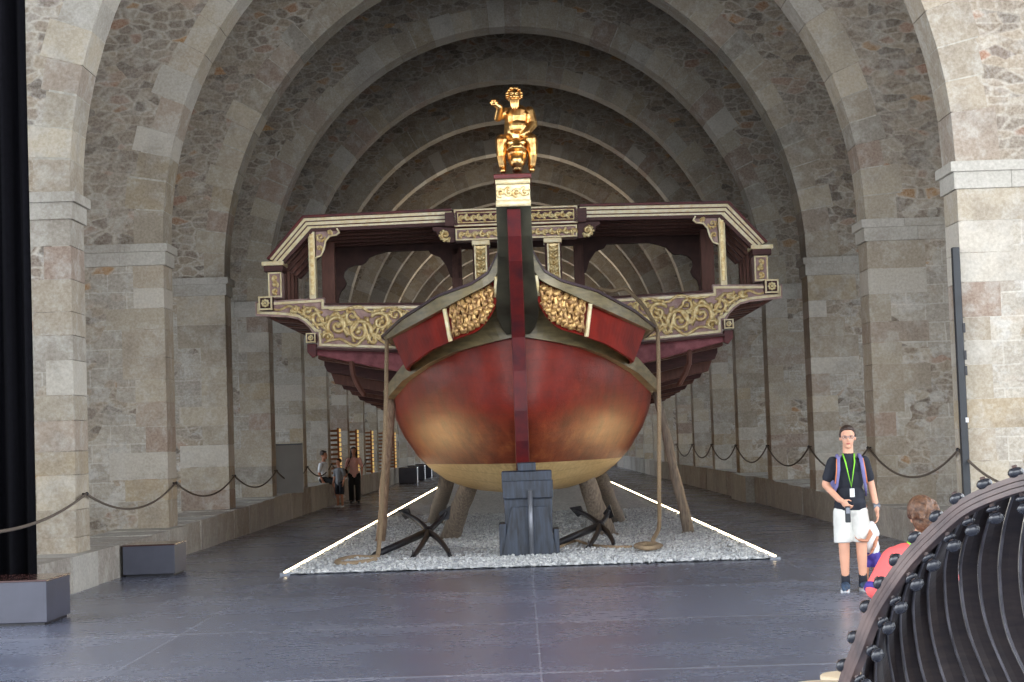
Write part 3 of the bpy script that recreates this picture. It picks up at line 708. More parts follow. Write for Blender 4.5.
# rear frame
for side in (-1, 1):
    def RP(r, d): 
        p = S(-r, d, DG)+Vector((0, RD, 0)); return mir(p) if side > 0 else p
    q = MB(); q.prism([RP(r, d) for r, d in ((0,-226),(212,-226),(212,-214),(0,-214))], (0, .18, 0))
    pc = [(212,-216),(212,-142),(199,-142),(199,-164),(197,-171),(192,-176),(190,-181),(193,-188),(192,-193),(187,-198),(180,-200),(173,-200),(168,-203),(164,-208),(157,-211),(148,-213),(140,-216)]
    q.prism([RP(r, d) for r, d in pc], (0, .16, 0)); q.build('rear_frame', M['dark'], ship)
    MB().box2(RP(73, -216), RP(62, -142)+Vector((0, .2, 0))).build('inner_post', M['brown'], ship, bevel=.01)
    pc = [(62,-216),(100,-216),(96,-210),(86,-206),(79,-196),(75,-184),(72,-182),(62,-182)]
    MB().prism([RP(r, d) for r, d in pc], (0, .14, 0)).build('arch_spandrel', M['dark'], ship)
    MB().box2(RP(206, -216)+Vector((0, -1.7, 0)), RP(193, -142)+Vector((0, -1.5, 0))).build('inner_post', M['brown'], ship, bevel=.01)
    # a dark lantern bracket by the post
# corner posts
def rect(r0, r1, d0, d1, D, th, name, m, bev=.008, both=True):
    for side in (-1, 1):
        a = S(-r0, d0, D); b_ = S(-r1, d1, D); x0, x1 = sorted((side*abs(a.x), side*abs(b_.x)))
        MB().box2((x0, a.y, min(a.z, b_.z)), (x1, a.y+th, max(a.z, b_.z))).build(name, m, ship, bevel=bev)
rect(202, 209, -219, -148.5, DG, .3, 'corner_post', M['cream']); rect(203.4, 207.6, -214, -153, DG-.03, .1, 'post_panel', M['gilt'])
pb = [(201,-218),(179,-218),(177,-214.5),(180,-212),(187,-211),(191,-206),(193,-198),(196,-192),(201,-190)]
plate(pb, DG+.02, .12, 'corner_bracket', M['mauve']); edging(pb[1:], DG, 1.6, 'bracket_edging', M['cream'])
for side in (-1, 1):
    mb = MB(); spiral(mb, -196, -211, 4.5, DG-.03, 1.2, 1, 0, .022); spiral(mb, -197.5, -199, 3, DG-.03, 1.1, -1, 1, .018); spiral(mb, -187, -214.5, 2.6, DG-.03, 1.1, -1, 1, .018)
    if side > 0: mb.v = [(-x, y, z) for x, y, z in mb.v]
    mb.build('bracket_carving', M['gilt'], ship, smooth=True)
rect(236, 250, -177, -151, DG, .35, 'outer_post', M['mauve']); rect(234, 256, -188, -184, DG-.1, .6, 'post_cap', M['cream']); rect(235, 254, -184.5, -178, DG-.05, .5, 'post_cap_block', M['maroon'])
edging([(237,-176),(249,-176),(249,-152.5),(237,-152.5)], DG, 1.5, 'post_edging', M['cream'], True)
for side in (-1, 1):
    mb = MB()
    for d, s_ in ((-171, 1), (-164.5, -1), (-158, 1)): spiral(mb, -243, d, 3.2, DG-.04, 1.2, s_, 1, .026, False)
    if side > 0: mb.v = [(-x, y, z) for x, y, z in mb.v]
    mb.build('post_carving', M['gilt'], ship, smooth=True)
# centre: stacked carved panels
rect(0, 62, -234, -215.5, DG-.2, .4, 'upper_panel', M['stemred']); rect(58, 71, -231, -217, DG-.25, .5, 'panel_end_block', M['maroon'])
edging([(0,-232.6),(61,-232.6),(61,-217),(0,-217)], DG-.2, 1.7, 'panel_edging', M['cream'])
edging([(0,-229.6),(58,-229.6),(58,-220),(0,-220)], DG-.2, 1.0, 'panel_edging', M['gilt'])
rect(0, 61, -214.5, -202, DG-.15, .4, 'lower_panel', M['mauve'])
edging([(0,-213.4),(60,-213.4),(60,-203),(0,-203)], DG-.15, 1.5, 'panel_edging', M['cream'])
frieze(-57, 57, -224.8, 9, DG-.24, M['gilt'], 'panel_carving', .024, 6); frieze(-58, 58, -208.2, 9, DG-.2, M['gilt'], 'panel_carving', .026, 7)
sb = [(61,-217),(84,-217),(84,-213.5),(80,-212),(79,-207),(74,-203),(66,-200.5),(61,-201)]
plate(sb, DG-.1, .3, 'scroll_bracket', M['maroon'])
for side in (-1, 1):
    mb = MB(); spiral(mb, -71, -208.5, 5.4, DG-.14, 1.3, 1, .5, .035)
    if side > 0: mb.v = [(-x, y, z) for x, y, z in mb.v]
    mb.build('scroll_carving', M['gilt'], ship, smooth=True)
rect(27, 45, -202, -197.5, DG-.15, .45, 'post_capital', M['cream']); rect(28, 44.5, -197.5, -140, DG-.05, .3, 'centre_post', M['maroon'])
rect(30, 42.5, -196.5, -141, DG-.08, .1, 'post_panel', M['gilt'])
edging([(31,-196),(31,-141)], DG-.1, 1.6, 'post_edging', M['cream']); edging([(42,-196),(42,-141)], DG-.1, 1.6, 'post_edging', M['cream'])
for side in (-1, 1):
    mb = MB()
    for i in range(8):
        d = -192+i*6.5
        for s_ in (-1, 1): mb.tube([S(-36.4, d+3.5, DG-.12), S(-36.4+s_*3.2, d+1, DG-.13), S(-36.4+s_*4.2, d-2.4, DG-.11)], [.03, .045, .015], 6)
        mb.ell(S(-36.4, d, DG-.14), .035, nu=8, nv=6)
    if side > 0: mb.v = [(-x, y, z) for x, y, z in mb.v]
    mb.build('post_carving', M['gilt'], ship, smooth=True)

# ---- figurehead: golden Neptune-like seated bearded figure above a gaping fish head
fg = empty('figurehead'); fg.parent = ship; p = S(0, -267.5, 24.85); fg.location = (p.x+.07, p.y+.15, p.z); fg.scale = (1.0, 1, .94)
k = 24.85/F
b = MB()      # seated man : torso, head, arms, legs in one skin.  x right, z up, -y toward the viewer
b.limb(((0, .12, .52), .19), ((.01, .10, .72), .18), ((.02, .07, .90), .18))
b.ell((.02, .06, .93), (.19, .11, .10)); b.ell((-.05, -.02, .90), (.08, .05, .07)); b.ell((.09, -.02, .90), (.08, .05, .07)); b.ell((.02, -.02, .72), (.14, .10, .13))
b.limb(((.02, .05, 1.0), .06), ((0, .02, 1.10), .055))
b.ell((-.01, .0, 1.18), (.098, .11, .12)); b.ell((-.01, -.03, 1.11), (.07, .08, .06))
b.cap((-.01, -.105, 1.20), (-.01, -.125, 1.155), .014, .024); b.cap((-.055, -.10, 1.215), (.035, -.10, 1.215), .018, .018)
for s_ in (-1, 1): b.ell((-.01+s_*.045, -.09, 1.16), (.026, .02, .022))
for q in range(6): b.ell((-.30+.035*math.cos(q*1.05), -.2, 1.06+.035*math.sin(q*1.05)), .022, nu=8, nv=6)
b.limb(((-.14, .05, .97), .07), ((-.25, -.02, .86), .058), ((-.22, -.14, 1.0), .045), ((-.27, -.17, 1.03), .04))
for q in range(5): b.cap((-.27+q*.012-.02, -.18, 1.03+q*.012), (-.30+q*.014-.03, -.20, 1.055-.012*q+.02), .014, .010)
b.limb(((.19, .06, .96), .08), ((.235, .03, .76), .07), ((.15, -.08, .62), .055), ((.08, -.10, .58), .04))
for s_ in (-1, 1): b.limb(((s_*.08, .12, .52), .12), ((s_*.20, -.12, .50), .10), ((s_*.22, -.16, .28), .07), ((s_*.20, -.12, .08), .05), ((s_*.20, -.20, .04), .05))
fo = b.build('seated_figure', M['gold'], fg, remesh=.010); tag(fo, 'golden seated bearded figure with one arm raised')
b = MB()
for i in range(16):
    a = 2*PI*i/16; b.ell((-.01+.098*math.cos(a), .0+.03*math.sin(i*2.1), 1.19+.115*math.sin(a)*(1 if math.sin(a) > 0 else .6)), (.03+.006*(i % 2), .04, .03), nu=8, nv=6)
for i in range(7): b.cap((-.06+.017*i, -.095, 1.11), (-.052+.014*i, -.10, 1.0-.02*(i % 2)), .022, .012)
for i in range(6): b.ell((-.05+.02*i, -.0, 1.27), (.02, .05, .025), nu=8, nv=6)
b.build('hair_and_beard', M['gold'], fg, smooth=True)
b = MB(); b.ell((0, -.14, .30), (.15, .20, .24)); b.ell((0, -.26, .17), (.11, .14, .13)); b.ell((0, -.30, .36), (.12, .12, .05)); b.ell((0, -.12, .05), (.08, .2, .05))
for s_ in (-1, 1): b.ell((s_*.085, -.28, .44), .045); b.cap((s_*.12, -.28, .33), (s_*.05, -.37, .39), .03, .025)
b.cap((-.05, -.37, .39), (.05, -.37, .39), .03, .03); b.ell((0, -.25, .05), (.06, .1, .05))
b.build('sea_monster_head', M['gold'], fg, remesh=.014)

# ------------------------------------------------------------------ props, block, anchors, ropes
def prop(name, a, b_, r0, r1, m, label, n=14, grp=None):
    a = Vector(a); b_ = Vector(b_); t = empty(name, a); tag(t, label, 'prop', grp)
    pts = [a.lerp(b_, i/8)-a+Vector((math.sin(i*1.3)*.01, 0, 0)) for i in range(9)]
    MB().tube(pts, [r0+(r1-r0)*i/8+.006*math.sin(i*2.7) for i in range(9)], n).build('shaft', m, t, smooth=True)
    MB().lathe([(r0*1.5, 0), (r0*1.5, .03), (r0*1.1, .05)], (0, 0, 0), 14).build('foot_plate', m, t)
def hullx(z, D):   # half breadth of the lower hull near depth D (world)
    best = None
    for r in rows:
        for p in r:
            e = abs(p.z-z)*3+abs(p.y+27-D)
            if best is None or e < best[0]: best = (e, p)
    return best[1]
def W0(x, y, D): return W(x, y, D)
prop('timber_prop', G(449, 540), W(474, 470, 30.6), .17, .15, M['timber'], 'thick grey timber prop leaning under the hull, left front')
prop('timber_prop', G(434, 524), W(447, 480, 34.2), .16, .15, M['timber'], 'thick grey timber prop leaning under the hull, left rear')
prop('timber_prop', G(607, 536), W(581, 466, 30.6), .17, .15, M['timber'], 'thick grey timber prop leaning under the hull, right front')
prop('timber_prop', G(618, 523), W(600, 476, 34.2), .16, .15, M['timber'], 'thick grey timber prop leaning under the hull, right rear')
prop('shore_pole', G(380, 543), W(392, 398, 31.0), .085, .07, M['palewood'], 'tall pale wooden pole propping the left side of the hull', 10)
prop('shore_pole', G(689, 534), W(656, 392, 31.4), .10, .065, M['timber'], 'tall grey wooden pole propping the right side of the hull', 10)
# stained block under the stem
t = empty('keel_block', G(530, 557)); tag(t, 'dark blue-black timber block under the stem of the galley', 'block')
b = MB(); b.prism([(-.34, 0, .02), (.34, 0, .02), (.36, 0, 1.0), (-.36, 0, 1.0)], (0, .6, 0)); b.build('main_block', M['block'], t, bevel=.015)
b = MB(); b.prism([(-.40, -.06, .02), (.40, -.06, .02), (.27, -.06, .74), (-.25, -.06, .74)], (0, .12, 0)); b.build('front_wedge', M['block'], t, bevel=.01)
MB().box2((-.37, -.09, .86), (.37, .0, 1.12)).build('cross_plank', M['block'], t, bevel=.01)
MB().box2((-.38, .0, 1.0), (.36, .6, 1.26)).build('upper_block', M['block'], t, bevel=.015)
MB().box2((-.14, -.05, 1.26), (.13, .5, 1.38)).build('cap_block', M['block'], t, bevel=.01)
MB().box2((-.44, -.02, .02), (-.33, .5, .5)).build('side_chock', M['block'], t, bevel=.01); MB().box2((.36, -.02, .02), (.44, .5, .4)).build('side_chock', M['block'], t, bevel=.01)
MB().tube([(.03, -.14, .02), (.03, -.14, .98)], .035, 10).build('steel_pipe', M['steel'], t, smooth=True)
def anchor(ring, hub, tips, label):
    t = empty('grapnel_anchor', (hub[0], hub[1], 0)); tag(t, label, 'anchor', 'iron grapnel anchors on the gravel'); del t['group']
    o = Vector((hub[0], hub[1], 0)); ring = Vector(ring)-o; hub = Vector(hub)-o
    MB().tube([ring, hub], [.05, .06], 10).ell(hub, .09).build('shank', M['iron'], t, smooth=True)
    b = MB(); pts = []
    ax_ = (hub-ring).normalized(); e1 = ax_.orthogonal().normalized(); c = ring-ax_*.07
    e2 = ax_
    b.tube([c+(e1*math.cos(a)+e2*math.sin(a))*.09 for a in [2*PI*i/16 for i in range(17)]], .018, 6, False).build('ring', M['iron'], t, smooth=True)
    for tp in tips:
        tp = Vector(tp)-o; mid = hub.lerp(tp, .5)+ax_*.2+Vector((0, 0, 0)); P = []
        for i in range(13):
            u = i/12; P.append(hub*(1-u)**2+mid*2*u*(1-u)+tp*u*u)
        MB().tube(P, [.05-.018*i/12 for i in range(13)], 8).build('arm', M['iron'], t, smooth=True)
        dirv = (P[-1]-P[-3]).normalized(); sd = dirv.cross(ax_).normalized(); b_ = P[-1]
        MB().prism([b_-dirv*.16-sd*.03, b_-dirv*.1-sd*.1, b_+dirv*.1, b_-dirv*.1+sd*.1, b_-dirv*.16+sd*.03], ax_*.03).build('fluke', M['iron'], t, bevel=.005)
hubL = W(428, 531.5, 29.0); anchor(G(375, 555, .06), hubL, [W(402, 512, 29.6), W(447, 511, 29.3), G(412, 558, .04), G(450, 556, .04)], 'black iron grapnel anchor on the gravel to the left of the block')
hubR = W(599.6, 525.4, 29.6); anchor(G(553, 545, .08), hubR, [W(574, 509.6, 30.2), W(609, 509.6, 29.8), G(587.4, 548, .04), G(614, 546, .04)], 'black iron grapnel anchor on the gravel to the right of the block')
def rope(name, pts, rad, label, m=None):
    P = [Vector(p) for p in pts]; o = []
    for i in range(len(P)-1):
        p0, p1, p2, p3 = P[max(i-1, 0)], P[i], P[i+1], P[min(i+2, len(P)-1)]
        for k in range(8):
            t = k/8; o.append(.5*((2*p1)+(p2-p0)*t+(2*p0-5*p1+4*p2-p3)*t*t+(3*p1-p0-3*p2+p3)*t**3))
    o.append(P[-1]); return tag(MB().tube(o, rad, 7).build(name, m or M['rope'], smooth=True), label, 'rope')
a = G(378, 556, .05)
rope('mooring_rope', [W(389, 332, 29.9), W(387, 342, 29.4), W(386, 400, 29.2), W(383, 480, 28.9), G(379, 555, .06)+Vector((0, 0, .1)), G(374, 557, .05), G(356, 557, .05), G(340, 560, .05), G(337, 563, .05), G(350, 563.5, .05), G(376, 560, .05)], .035, 'pale hemp rope hanging from left rail to a loop on the gravel')
rp = [W(600, 289, 31.8), W(612, 291, 31.5), W(625, 289, 31.2), W(634, 296, 30.8), W(645, 308, 30.3), W(656, 328, 29.7), W(658, 344, 29.4), W(659, 420, 29.4), W(659, 490, 29.5), W(659, 526, 29.6), G(653, 541, .12)]
for i in range(22): rp.append(G(648+(13-i*.2)*math.cos(i*.8), 546+(2.6-i*.03)*math.sin(i*.8), .05+i*.003))
rope('mooring_rope', rp, .035, 'pale hemp rope hanging from right rail to a coil on the gravel')
rope('anchor_rope', [G(560, 547, .05), G(575, 541, .06), G(590, 545, .05), G(610, 547, .05), G(632, 547, .05)], .025, 'thin brown rope lying between the right anchor and the coil', M['rope'])

# ------------------------------------------------------------------ side furniture
def plinth(x, y, wd, dp, h, label):
    t = empty('display_plinth', (x, y, 0)); tag(t, label, 'plinth')
    MB().box2((-wd/2, 0, .03), (wd/2, dp, h-.02)).build('body', M['plinth'], t, bevel=.006)
    MB().box2((-wd/2-.004, -.004, h-.02), (wd/2+.004, dp+.004, h)).build('top_panel', M['plinth_top'], t, bevel=.004)
    MB().box2((-wd/2+.03, .03, 0), (wd/2-.03, dp-.03, .03)).build('recessed_foot', M['iron'], t)
plinth(-5.22, 18.3, .74, .95, .46, 'grey lacquered box plinth cut by the left edge of the frame')
plinth(-5.2, 25.0, .72, .85, .44, 'grey lacquered box plinth just beyond the nearest left pier')
for i, y in enumerate((79, 85.2, 91.5)):
    plinth(-5.0, y, .8, .9, .7, ['dark box plinth far down the left aisle, nearest of three', 'dark box plinth far down the left aisle, middle of three', 'dark box plinth far down the left aisle, farthest of three'][i])
# black curtain
mb = MB(); rws = []
xL, xR = -8.2, -5.36
N = 90
for zz_ in (.02, 3, 6, 9, 12.9):
    rws.append([(xL+(xR-xL)*i/N+ (.03*math.sin(zz_*2)), 19.9+.085*math.sin(i*.9)+.03*math.sin(i*2.3+zz_), zz_) for i in range(N+1)])
t = empty('stage_curtain', (0, 0, 0)); tag(t, 'tall black pleated curtain hanging at the left edge', 'curtain')
mb.grid(rws); mb.build('cloth', M['curtain'], t, smooth=True, solid=.02)
MB().tube([(xL, 19.9, 12.95), (xR, 19.9, 12.95)], .04, 8).build('curtain_rail', M['blackmetal'], t)
# black post at right
pt = W(957, 470, 23.55); t = empty('service_post', (pt.x, 23.1, .45)); tag(t, 'slim black metal post against the nearest right stone pier', 'post')
MB().box2((-.045, -.05, 0), (.045, .05, 3.55)).build('post', M['blackmetal'], t, bevel=.006)
for z in (1.9, 2.1, 2.45): MB().box2((.04, -.06, z), (.07, .04, z+.12)).build('clamp', M['iron'], t)
MB().box2((.02, -.06, 1.3), (.055, -.05, 1.36)).build('white_tag', M['white'], t)
MB().box2((-.1, -.1, 0), (.1, .1, .02)).build('foot_plate', M['blackmetal'], t)
# grey panel standing between the piers on the left
t = empty('display_board', (-5.86, 43.2, ledge_h(43))); tag(t, 'plain grey board standing on the left ledge', 'board')
MB().box2((-.6, 0, 0), (.62, .05, 1.15)).build('panel', M['board'], t, bevel=.006); MB().box2((-.6, 0, 1.15), (.62, .06, 1.18)).build('top_rail', M['plinth'], t)
# slatted racks glowing in the far left bays
for i, k in enumerate((5, 6, 7, 8, 9)):
    y = D1+k*SP+TH+1.2; x = -5.84; h0 = ledge_h(y)
    t = empty('slatted_rack', (x, y, h0)); tag(t, 'tall wooden slatted rack with a warm lit edge, %s along the left aisle' % ordn[i], 'rack')
    for sx_ in (-.2, .2): MB().box2((sx_-.03, 0, 0), (sx_+.03, .06, 1.62)).build('upright', M['rackwood'], t)
    q = MB()
    for j in range(11): q.box2((-.2, .01, .05+j*.145), (.2, .05, .12+j*.145))
    q.build('slats', M['rackwood'], t)
    q = MB()
    for j in range(11): q.box2((.235, -.02, .04+j*.145), (.29, .03, .14+j*.145))
    q.build('lit_strip', M['warm'], t)

# ------------------------------------------------------------------ foreground ribbed wooden structure
rb = empty('ribbed_wooden_cage', G(838, 790)); tag(rb, 'dark curved wooden rib structure with black knobs at lower right', 'wooden structure')
ro = rb.location.copy()
rim = [(822,795,9.3),(824,745,9.25),(838,682,9.15),(850,649,9.05),(866,609,8.95),(888,573,8.8),(907.6,547.5,8.7),(935.5,519.6,8.55),(959,500,8.42),(987,486,8.3),(1024,474,8.15),(1064,471,8.0),(1110,480,7.9),(1150,503,7.8),(1190,548,7.72),(1220,620,7.65),(1236,710,7.6),(1240,815,7.6)]
def cr(P, n=8):
    P = [Vector(p) for p in P]; o = []
    for i in range(len(P)-1):
        p0, p1, p2, p3 = P[max(i-1, 0)], P[i], P[i+1], P[min(i+2, len(P)-1)]
        for k in range(n):
            t = k/n; o.append(.5*((2*p1)+(p2-p0)*t+(2*p0-5*p1+4*p2-p3)*t*t+(3*p1-p0-3*p2+p3)*t**3))
    o.append(P[-1]); return o
rimw = [p-ro for p in cr([W(*q) for q in rim])]
cen = W(1040, 800, 8.4)-ro
def hoop(off0, off1, y0_, y1_, name, m):
    mb = MB(); R_ = []
    for i, p in enumerate(rimw):
        t = (rimw[min(i+1, len(rimw)-1)]-rimw[max(i-1, 0)]).normalized(); pl = (rimw[-1]-rimw[0]); pl.z = 0; pl.normalize()
        nrm = Vector((-pl.y, pl.x, 0)); inw = nrm.cross(t).normalized()
        if inw.dot(cen-p) < 0: inw = -inw
        R_.append([p+inw*off0+nrm*y0_, p+inw*off0+nrm*y1_, p+inw*off1+nrm*y1_, p+inw*off1+nrm*y0_, p+inw*off0+nrm*y0_])
    mb.grid(R_); mb.add(R_[0][:4], [(0,1,2,3)]); mb.add(R_[-1][:4], [(3,2,1,0)]); return mb.build(name, m, rb, bevel=.003)
hoop(0, .026, 0, .05, 'hoop_lamination', M['ribedge']); hoop(.029, .052, -.006, .05, 'hoop_lamination', M['ribedge']); hoop(.055, .078, -.012, .05, 'hoop_lamination', M['ribedge'])
# pegs with knobs
acc = 0; last = rimw[0]; pegs = []
for i in range(1, len(rimw)-1):
    acc += (rimw[i]-rimw[i-1]).length
    if acc > .155:
        acc = 0; t = (rimw[i+1]-rimw[i-1]).normalized(); pl = (rimw[-1]-rimw[0]); pl.z = 0; pl.normalize(); nrm = Vector((-pl.y, pl.x, 0)); inw = nrm.cross(t).normalized()
        if inw.dot(cen-rimw[i]) < 0: inw = -inw
        p = rimw[i]+nrm*.02; q = inw.to_track_quat('Z', 'Y').to_matrix()
        pg = MB().tube([p-inw*.05, p+inw*.12], .013, 8).build('peg', M['ribedge'], rb, smooth=True)
        prof = [(.001, 0), (.026, .003), (.036, .014), (.038, .026), (.029, .042), (.012, .05)]
        MB().lathe([(r, -z) for r, z in prof][::-1] and [(r, z) for r, z in prof], p-inw*.04, 14, q).build('knob', M['knob'], pg, smooth=True)
        MB().lathe(prof, p+inw*.125, 14, q).build('knob', M['knob'], pg, smooth=True)
        MB().lathe([(.012, 0), (.03, .005), (.034, .018), (.016, .026)], p+inw*.092, 14, q).build('knob_collar', M['knob'], pg, smooth=True)
z7 = lambda X, Y: (780+X/2.508, 410+Y/2.508)
cur = [[(215,600),(207,650),(204,700),(208,760),(225,840)], [(250,530),(240,600),(238,682),(248,760),(270,840)], [(290,460),(272,540),(268,600),(285,690),(315,800)],
 [(330,398),(305,480),(300,560),(318,682),(352,800)], [(370,350),(338,440),(332,520),(352,650),(400,790)], [(412,305),(375,400),(368,480),(388,610),(445,780)],
 [(455,270),(418,350),(410,440),(430,580),(500,770)], [(497,238),(458,340),(450,430),(475,570),(555,760)], [(540,217),(508,320),(497,420),(522,560),(610,760)],
 [(585,203),(558,300),(548,420),(572,570),(665,760)], [(635,195),(608,300),(600,420),(628,570),(722,760)], [(688,190),(662,300),(654,420),(684,570),(780,760)], [(742,192),(718,300),(712,420),(742,570),(838,760)], [(795,200),(775,300),(770,420),(800,570),(896,760)], [(848,214),(832,300),(828,420),(858,570),(950,760)]]
def cvp(c, i, u):
    P = [z7(*q) for q in c]; Dr_ = 9.1-.085*i; dd = (.02, .32, .5, .65, .75)
    return cr([W(x, y, Dr_+d)-ro for (x, y), d in zip(P, dd)], 6)
curves = [cvp(c, i, 0) for i, c in enumerate(cur)]
for i in range(len(curves)-1):
    a, b_ = curves[i], curves[i+1]; mb = MB(); R_ = []
    for p, q in zip(a, b_):
        e0 = p.lerp(q, .04); e1 = p.lerp(q, 1.16)+Vector((0, .07, 0)); R_.append([e0, e0.lerp(e1, .5)+Vector((0, .012, 0)), e1])
    mb.grid(R_); st = mb.build('stave', M['ribwood'], rb, smooth=False, solid=.022, bevel=.004)
    MB().tube([r_[0]+Vector((0, -.012, 0)) for r_ in R_], .0075, 6).build('stave_edge', M['stave_edge'], st, smooth=True)
# round stools behind the hoop
def stool(px, py, h, label):
    g = G(px, py, h); t = empty('round_stool', (g.x, g.y, 0)); tag(t, label, 'stool')
    MB().lathe([(.02, h-.035), (.15, h-.035), (.165, h-.025), (.165, h-.006), (.155, h), (.02, h)], n=32).build('seat', M['stool'], t, smooth=False)
    for k in range(3):
        a = k*2*PI/3+.4; MB().tube([(.1*math.cos(a), .1*math.sin(a), h-.03), (.15*math.cos(a), .15*math.sin(a), 0)], [.02, .015], 8).build('leg', M['stool'], t, smooth=True)
stool(850, 674, .35, 'pale round wooden stool behind the ribbed structure, partly hidden'); stool(823, 684, .38, 'pale round wooden stool at the bottom edge, nearer of the two')

# ------------------------------------------------------------------ people
def fingers(b, wrist, d, palmn, s=1, curl=.3, r=.0085):
    """palm + four fingers + thumb. d = hand direction, palmn = palm normal"""
    d = Vector(d).normalized(); n = Vector(palmn); n = (n-d*n.dot(d)).normalized(); side = d.cross(n)*s
    w_ = Vector(wrist); pc = w_+d*.045
    b.ell(pc, (.018, .04, .05), Matrix((n, side, d)).transposed(), 10, 8)
    for i, L in enumerate((.07, .078, .072, .056)):
        a = w_+d*.085+side*(.030-.02*i); m_ = a+(d*math.cos(curl)+n*math.sin(curl))*L*.5; e = m_+(d*math.cos(curl*2.4)+n*math.sin(curl*2.4))*L*.5
        b.cap(a, m_, r, r*.95, 8); b.cap(m_, e, r*.95, r*.75, 8)
    a = w_+d*.02+side*.03; m_ = a+(d*.6+side*.7+n*.3).normalized()*.04; b.cap(a, m_, r*1.25, r*1.1, 8); b.cap(m_, m_+(d*.9+side*.2+n*.4).normalized()*.03, r*1.1, r*.85, 8)
def face(root, c, yaw, s=1, skin='skin', glasses=False):
    c = Vector(c); Rz = Matrix.Rotation(yaw, 3, 'Z'); P = lambda x, y, z: c+Rz@Vector((x, y, z))*s
    b = MB(); [b.ell(P(q*.031, -.089, .008), .008*s, nu=8, nv=6) for q in (-1, 1)]; b.build('eyes', M['eye'], root, smooth=True)
    b = MB(); b.ell(P(0, -.092, -.062), (.024*s, .008*s, .007*s), Rz, 8, 6); b.build('mouth', M['lip'], root, smooth=True)
    if glasses:
        b = MB(); [b.tube([P(q*.034+.023*math.cos(a), -.102, .006+.017*math.sin(a)) for a in [k*PI/8 for k in range(17)]], .0022, 5, False) for q in (-1, 1)]; b.tube([P(-.012, -.103, .01), P(.012, -.103, .01)], .0022, 5)
        for q in (-1, 1): b.tube([P(q*.057, -.1, .01), P(q*.078, .0, .01)], .0022, 5)
        b.build('spectacles', M['glass'], root, smooth=True)
def headmb(b, c, yaw, s=1):
    c = Vector(c); Rz = Matrix.Rotation(yaw, 3, 'Z'); P = lambda x, y, z: c+Rz@Vector((x, y, z))*s
    b.ell(P(0, .01, .03), (.076*s, .095*s, .09*s), Rz, 16, 12); b.ell(P(0, -.02, -.03), (.06*s, .072*s, .085*s), Rz, 14, 10)
    b.cap(P(0, -.088, .0), P(0, -.106, -.028), .009*s, .014*s, 8); b.ell(P(0, -.07, -.095), (.028*s, .022*s, .02*s), Rz, 8, 6)
    for q in (-1, 1): b.ell(P(q*.078, .01, -.005), (.012*s, .02*s, .032*s), Rz, 8, 6)
    b.cap(P(-.03, -.082, .028), P(.03, -.082, .028), .012*s, .012*s, 8)
def hairmb(b, c, yaw, s=1, long=0):
    c = Vector(c); Rz = Matrix.Rotation(yaw, 3, 'Z'); P = lambda x, y, z: c+Rz@Vector((x, y, z))*s
    b.ell(P(0, .03, .055), (.085*s, .092*s, .085*s), Rz, 16, 10)
    for i in range(9): b.ell(P(-.06+.015*i, -.055+.01*abs(i-4), .10-.004*abs(i-4)), (.02*s, .03*s, .022*s), Rz, 8, 6)
    for q in (-1, 1): b.ell(P(q*.076, .02, .03), (.016*s, .045*s, .045*s), Rz, 8, 6)
    if long:
        b.limb((P(0, .07, .05), .075*s), (P(0, .09, -.08), .07*s), (P(0, .10, -.08-long), .05*s))
        for q in (-1, 1): b.limb((P(q*.065, .03, .05), .03*s), (P(q*.085, .0, -.08), .03*s), (P(q*.09, -.02, -.07-long), .022*s))

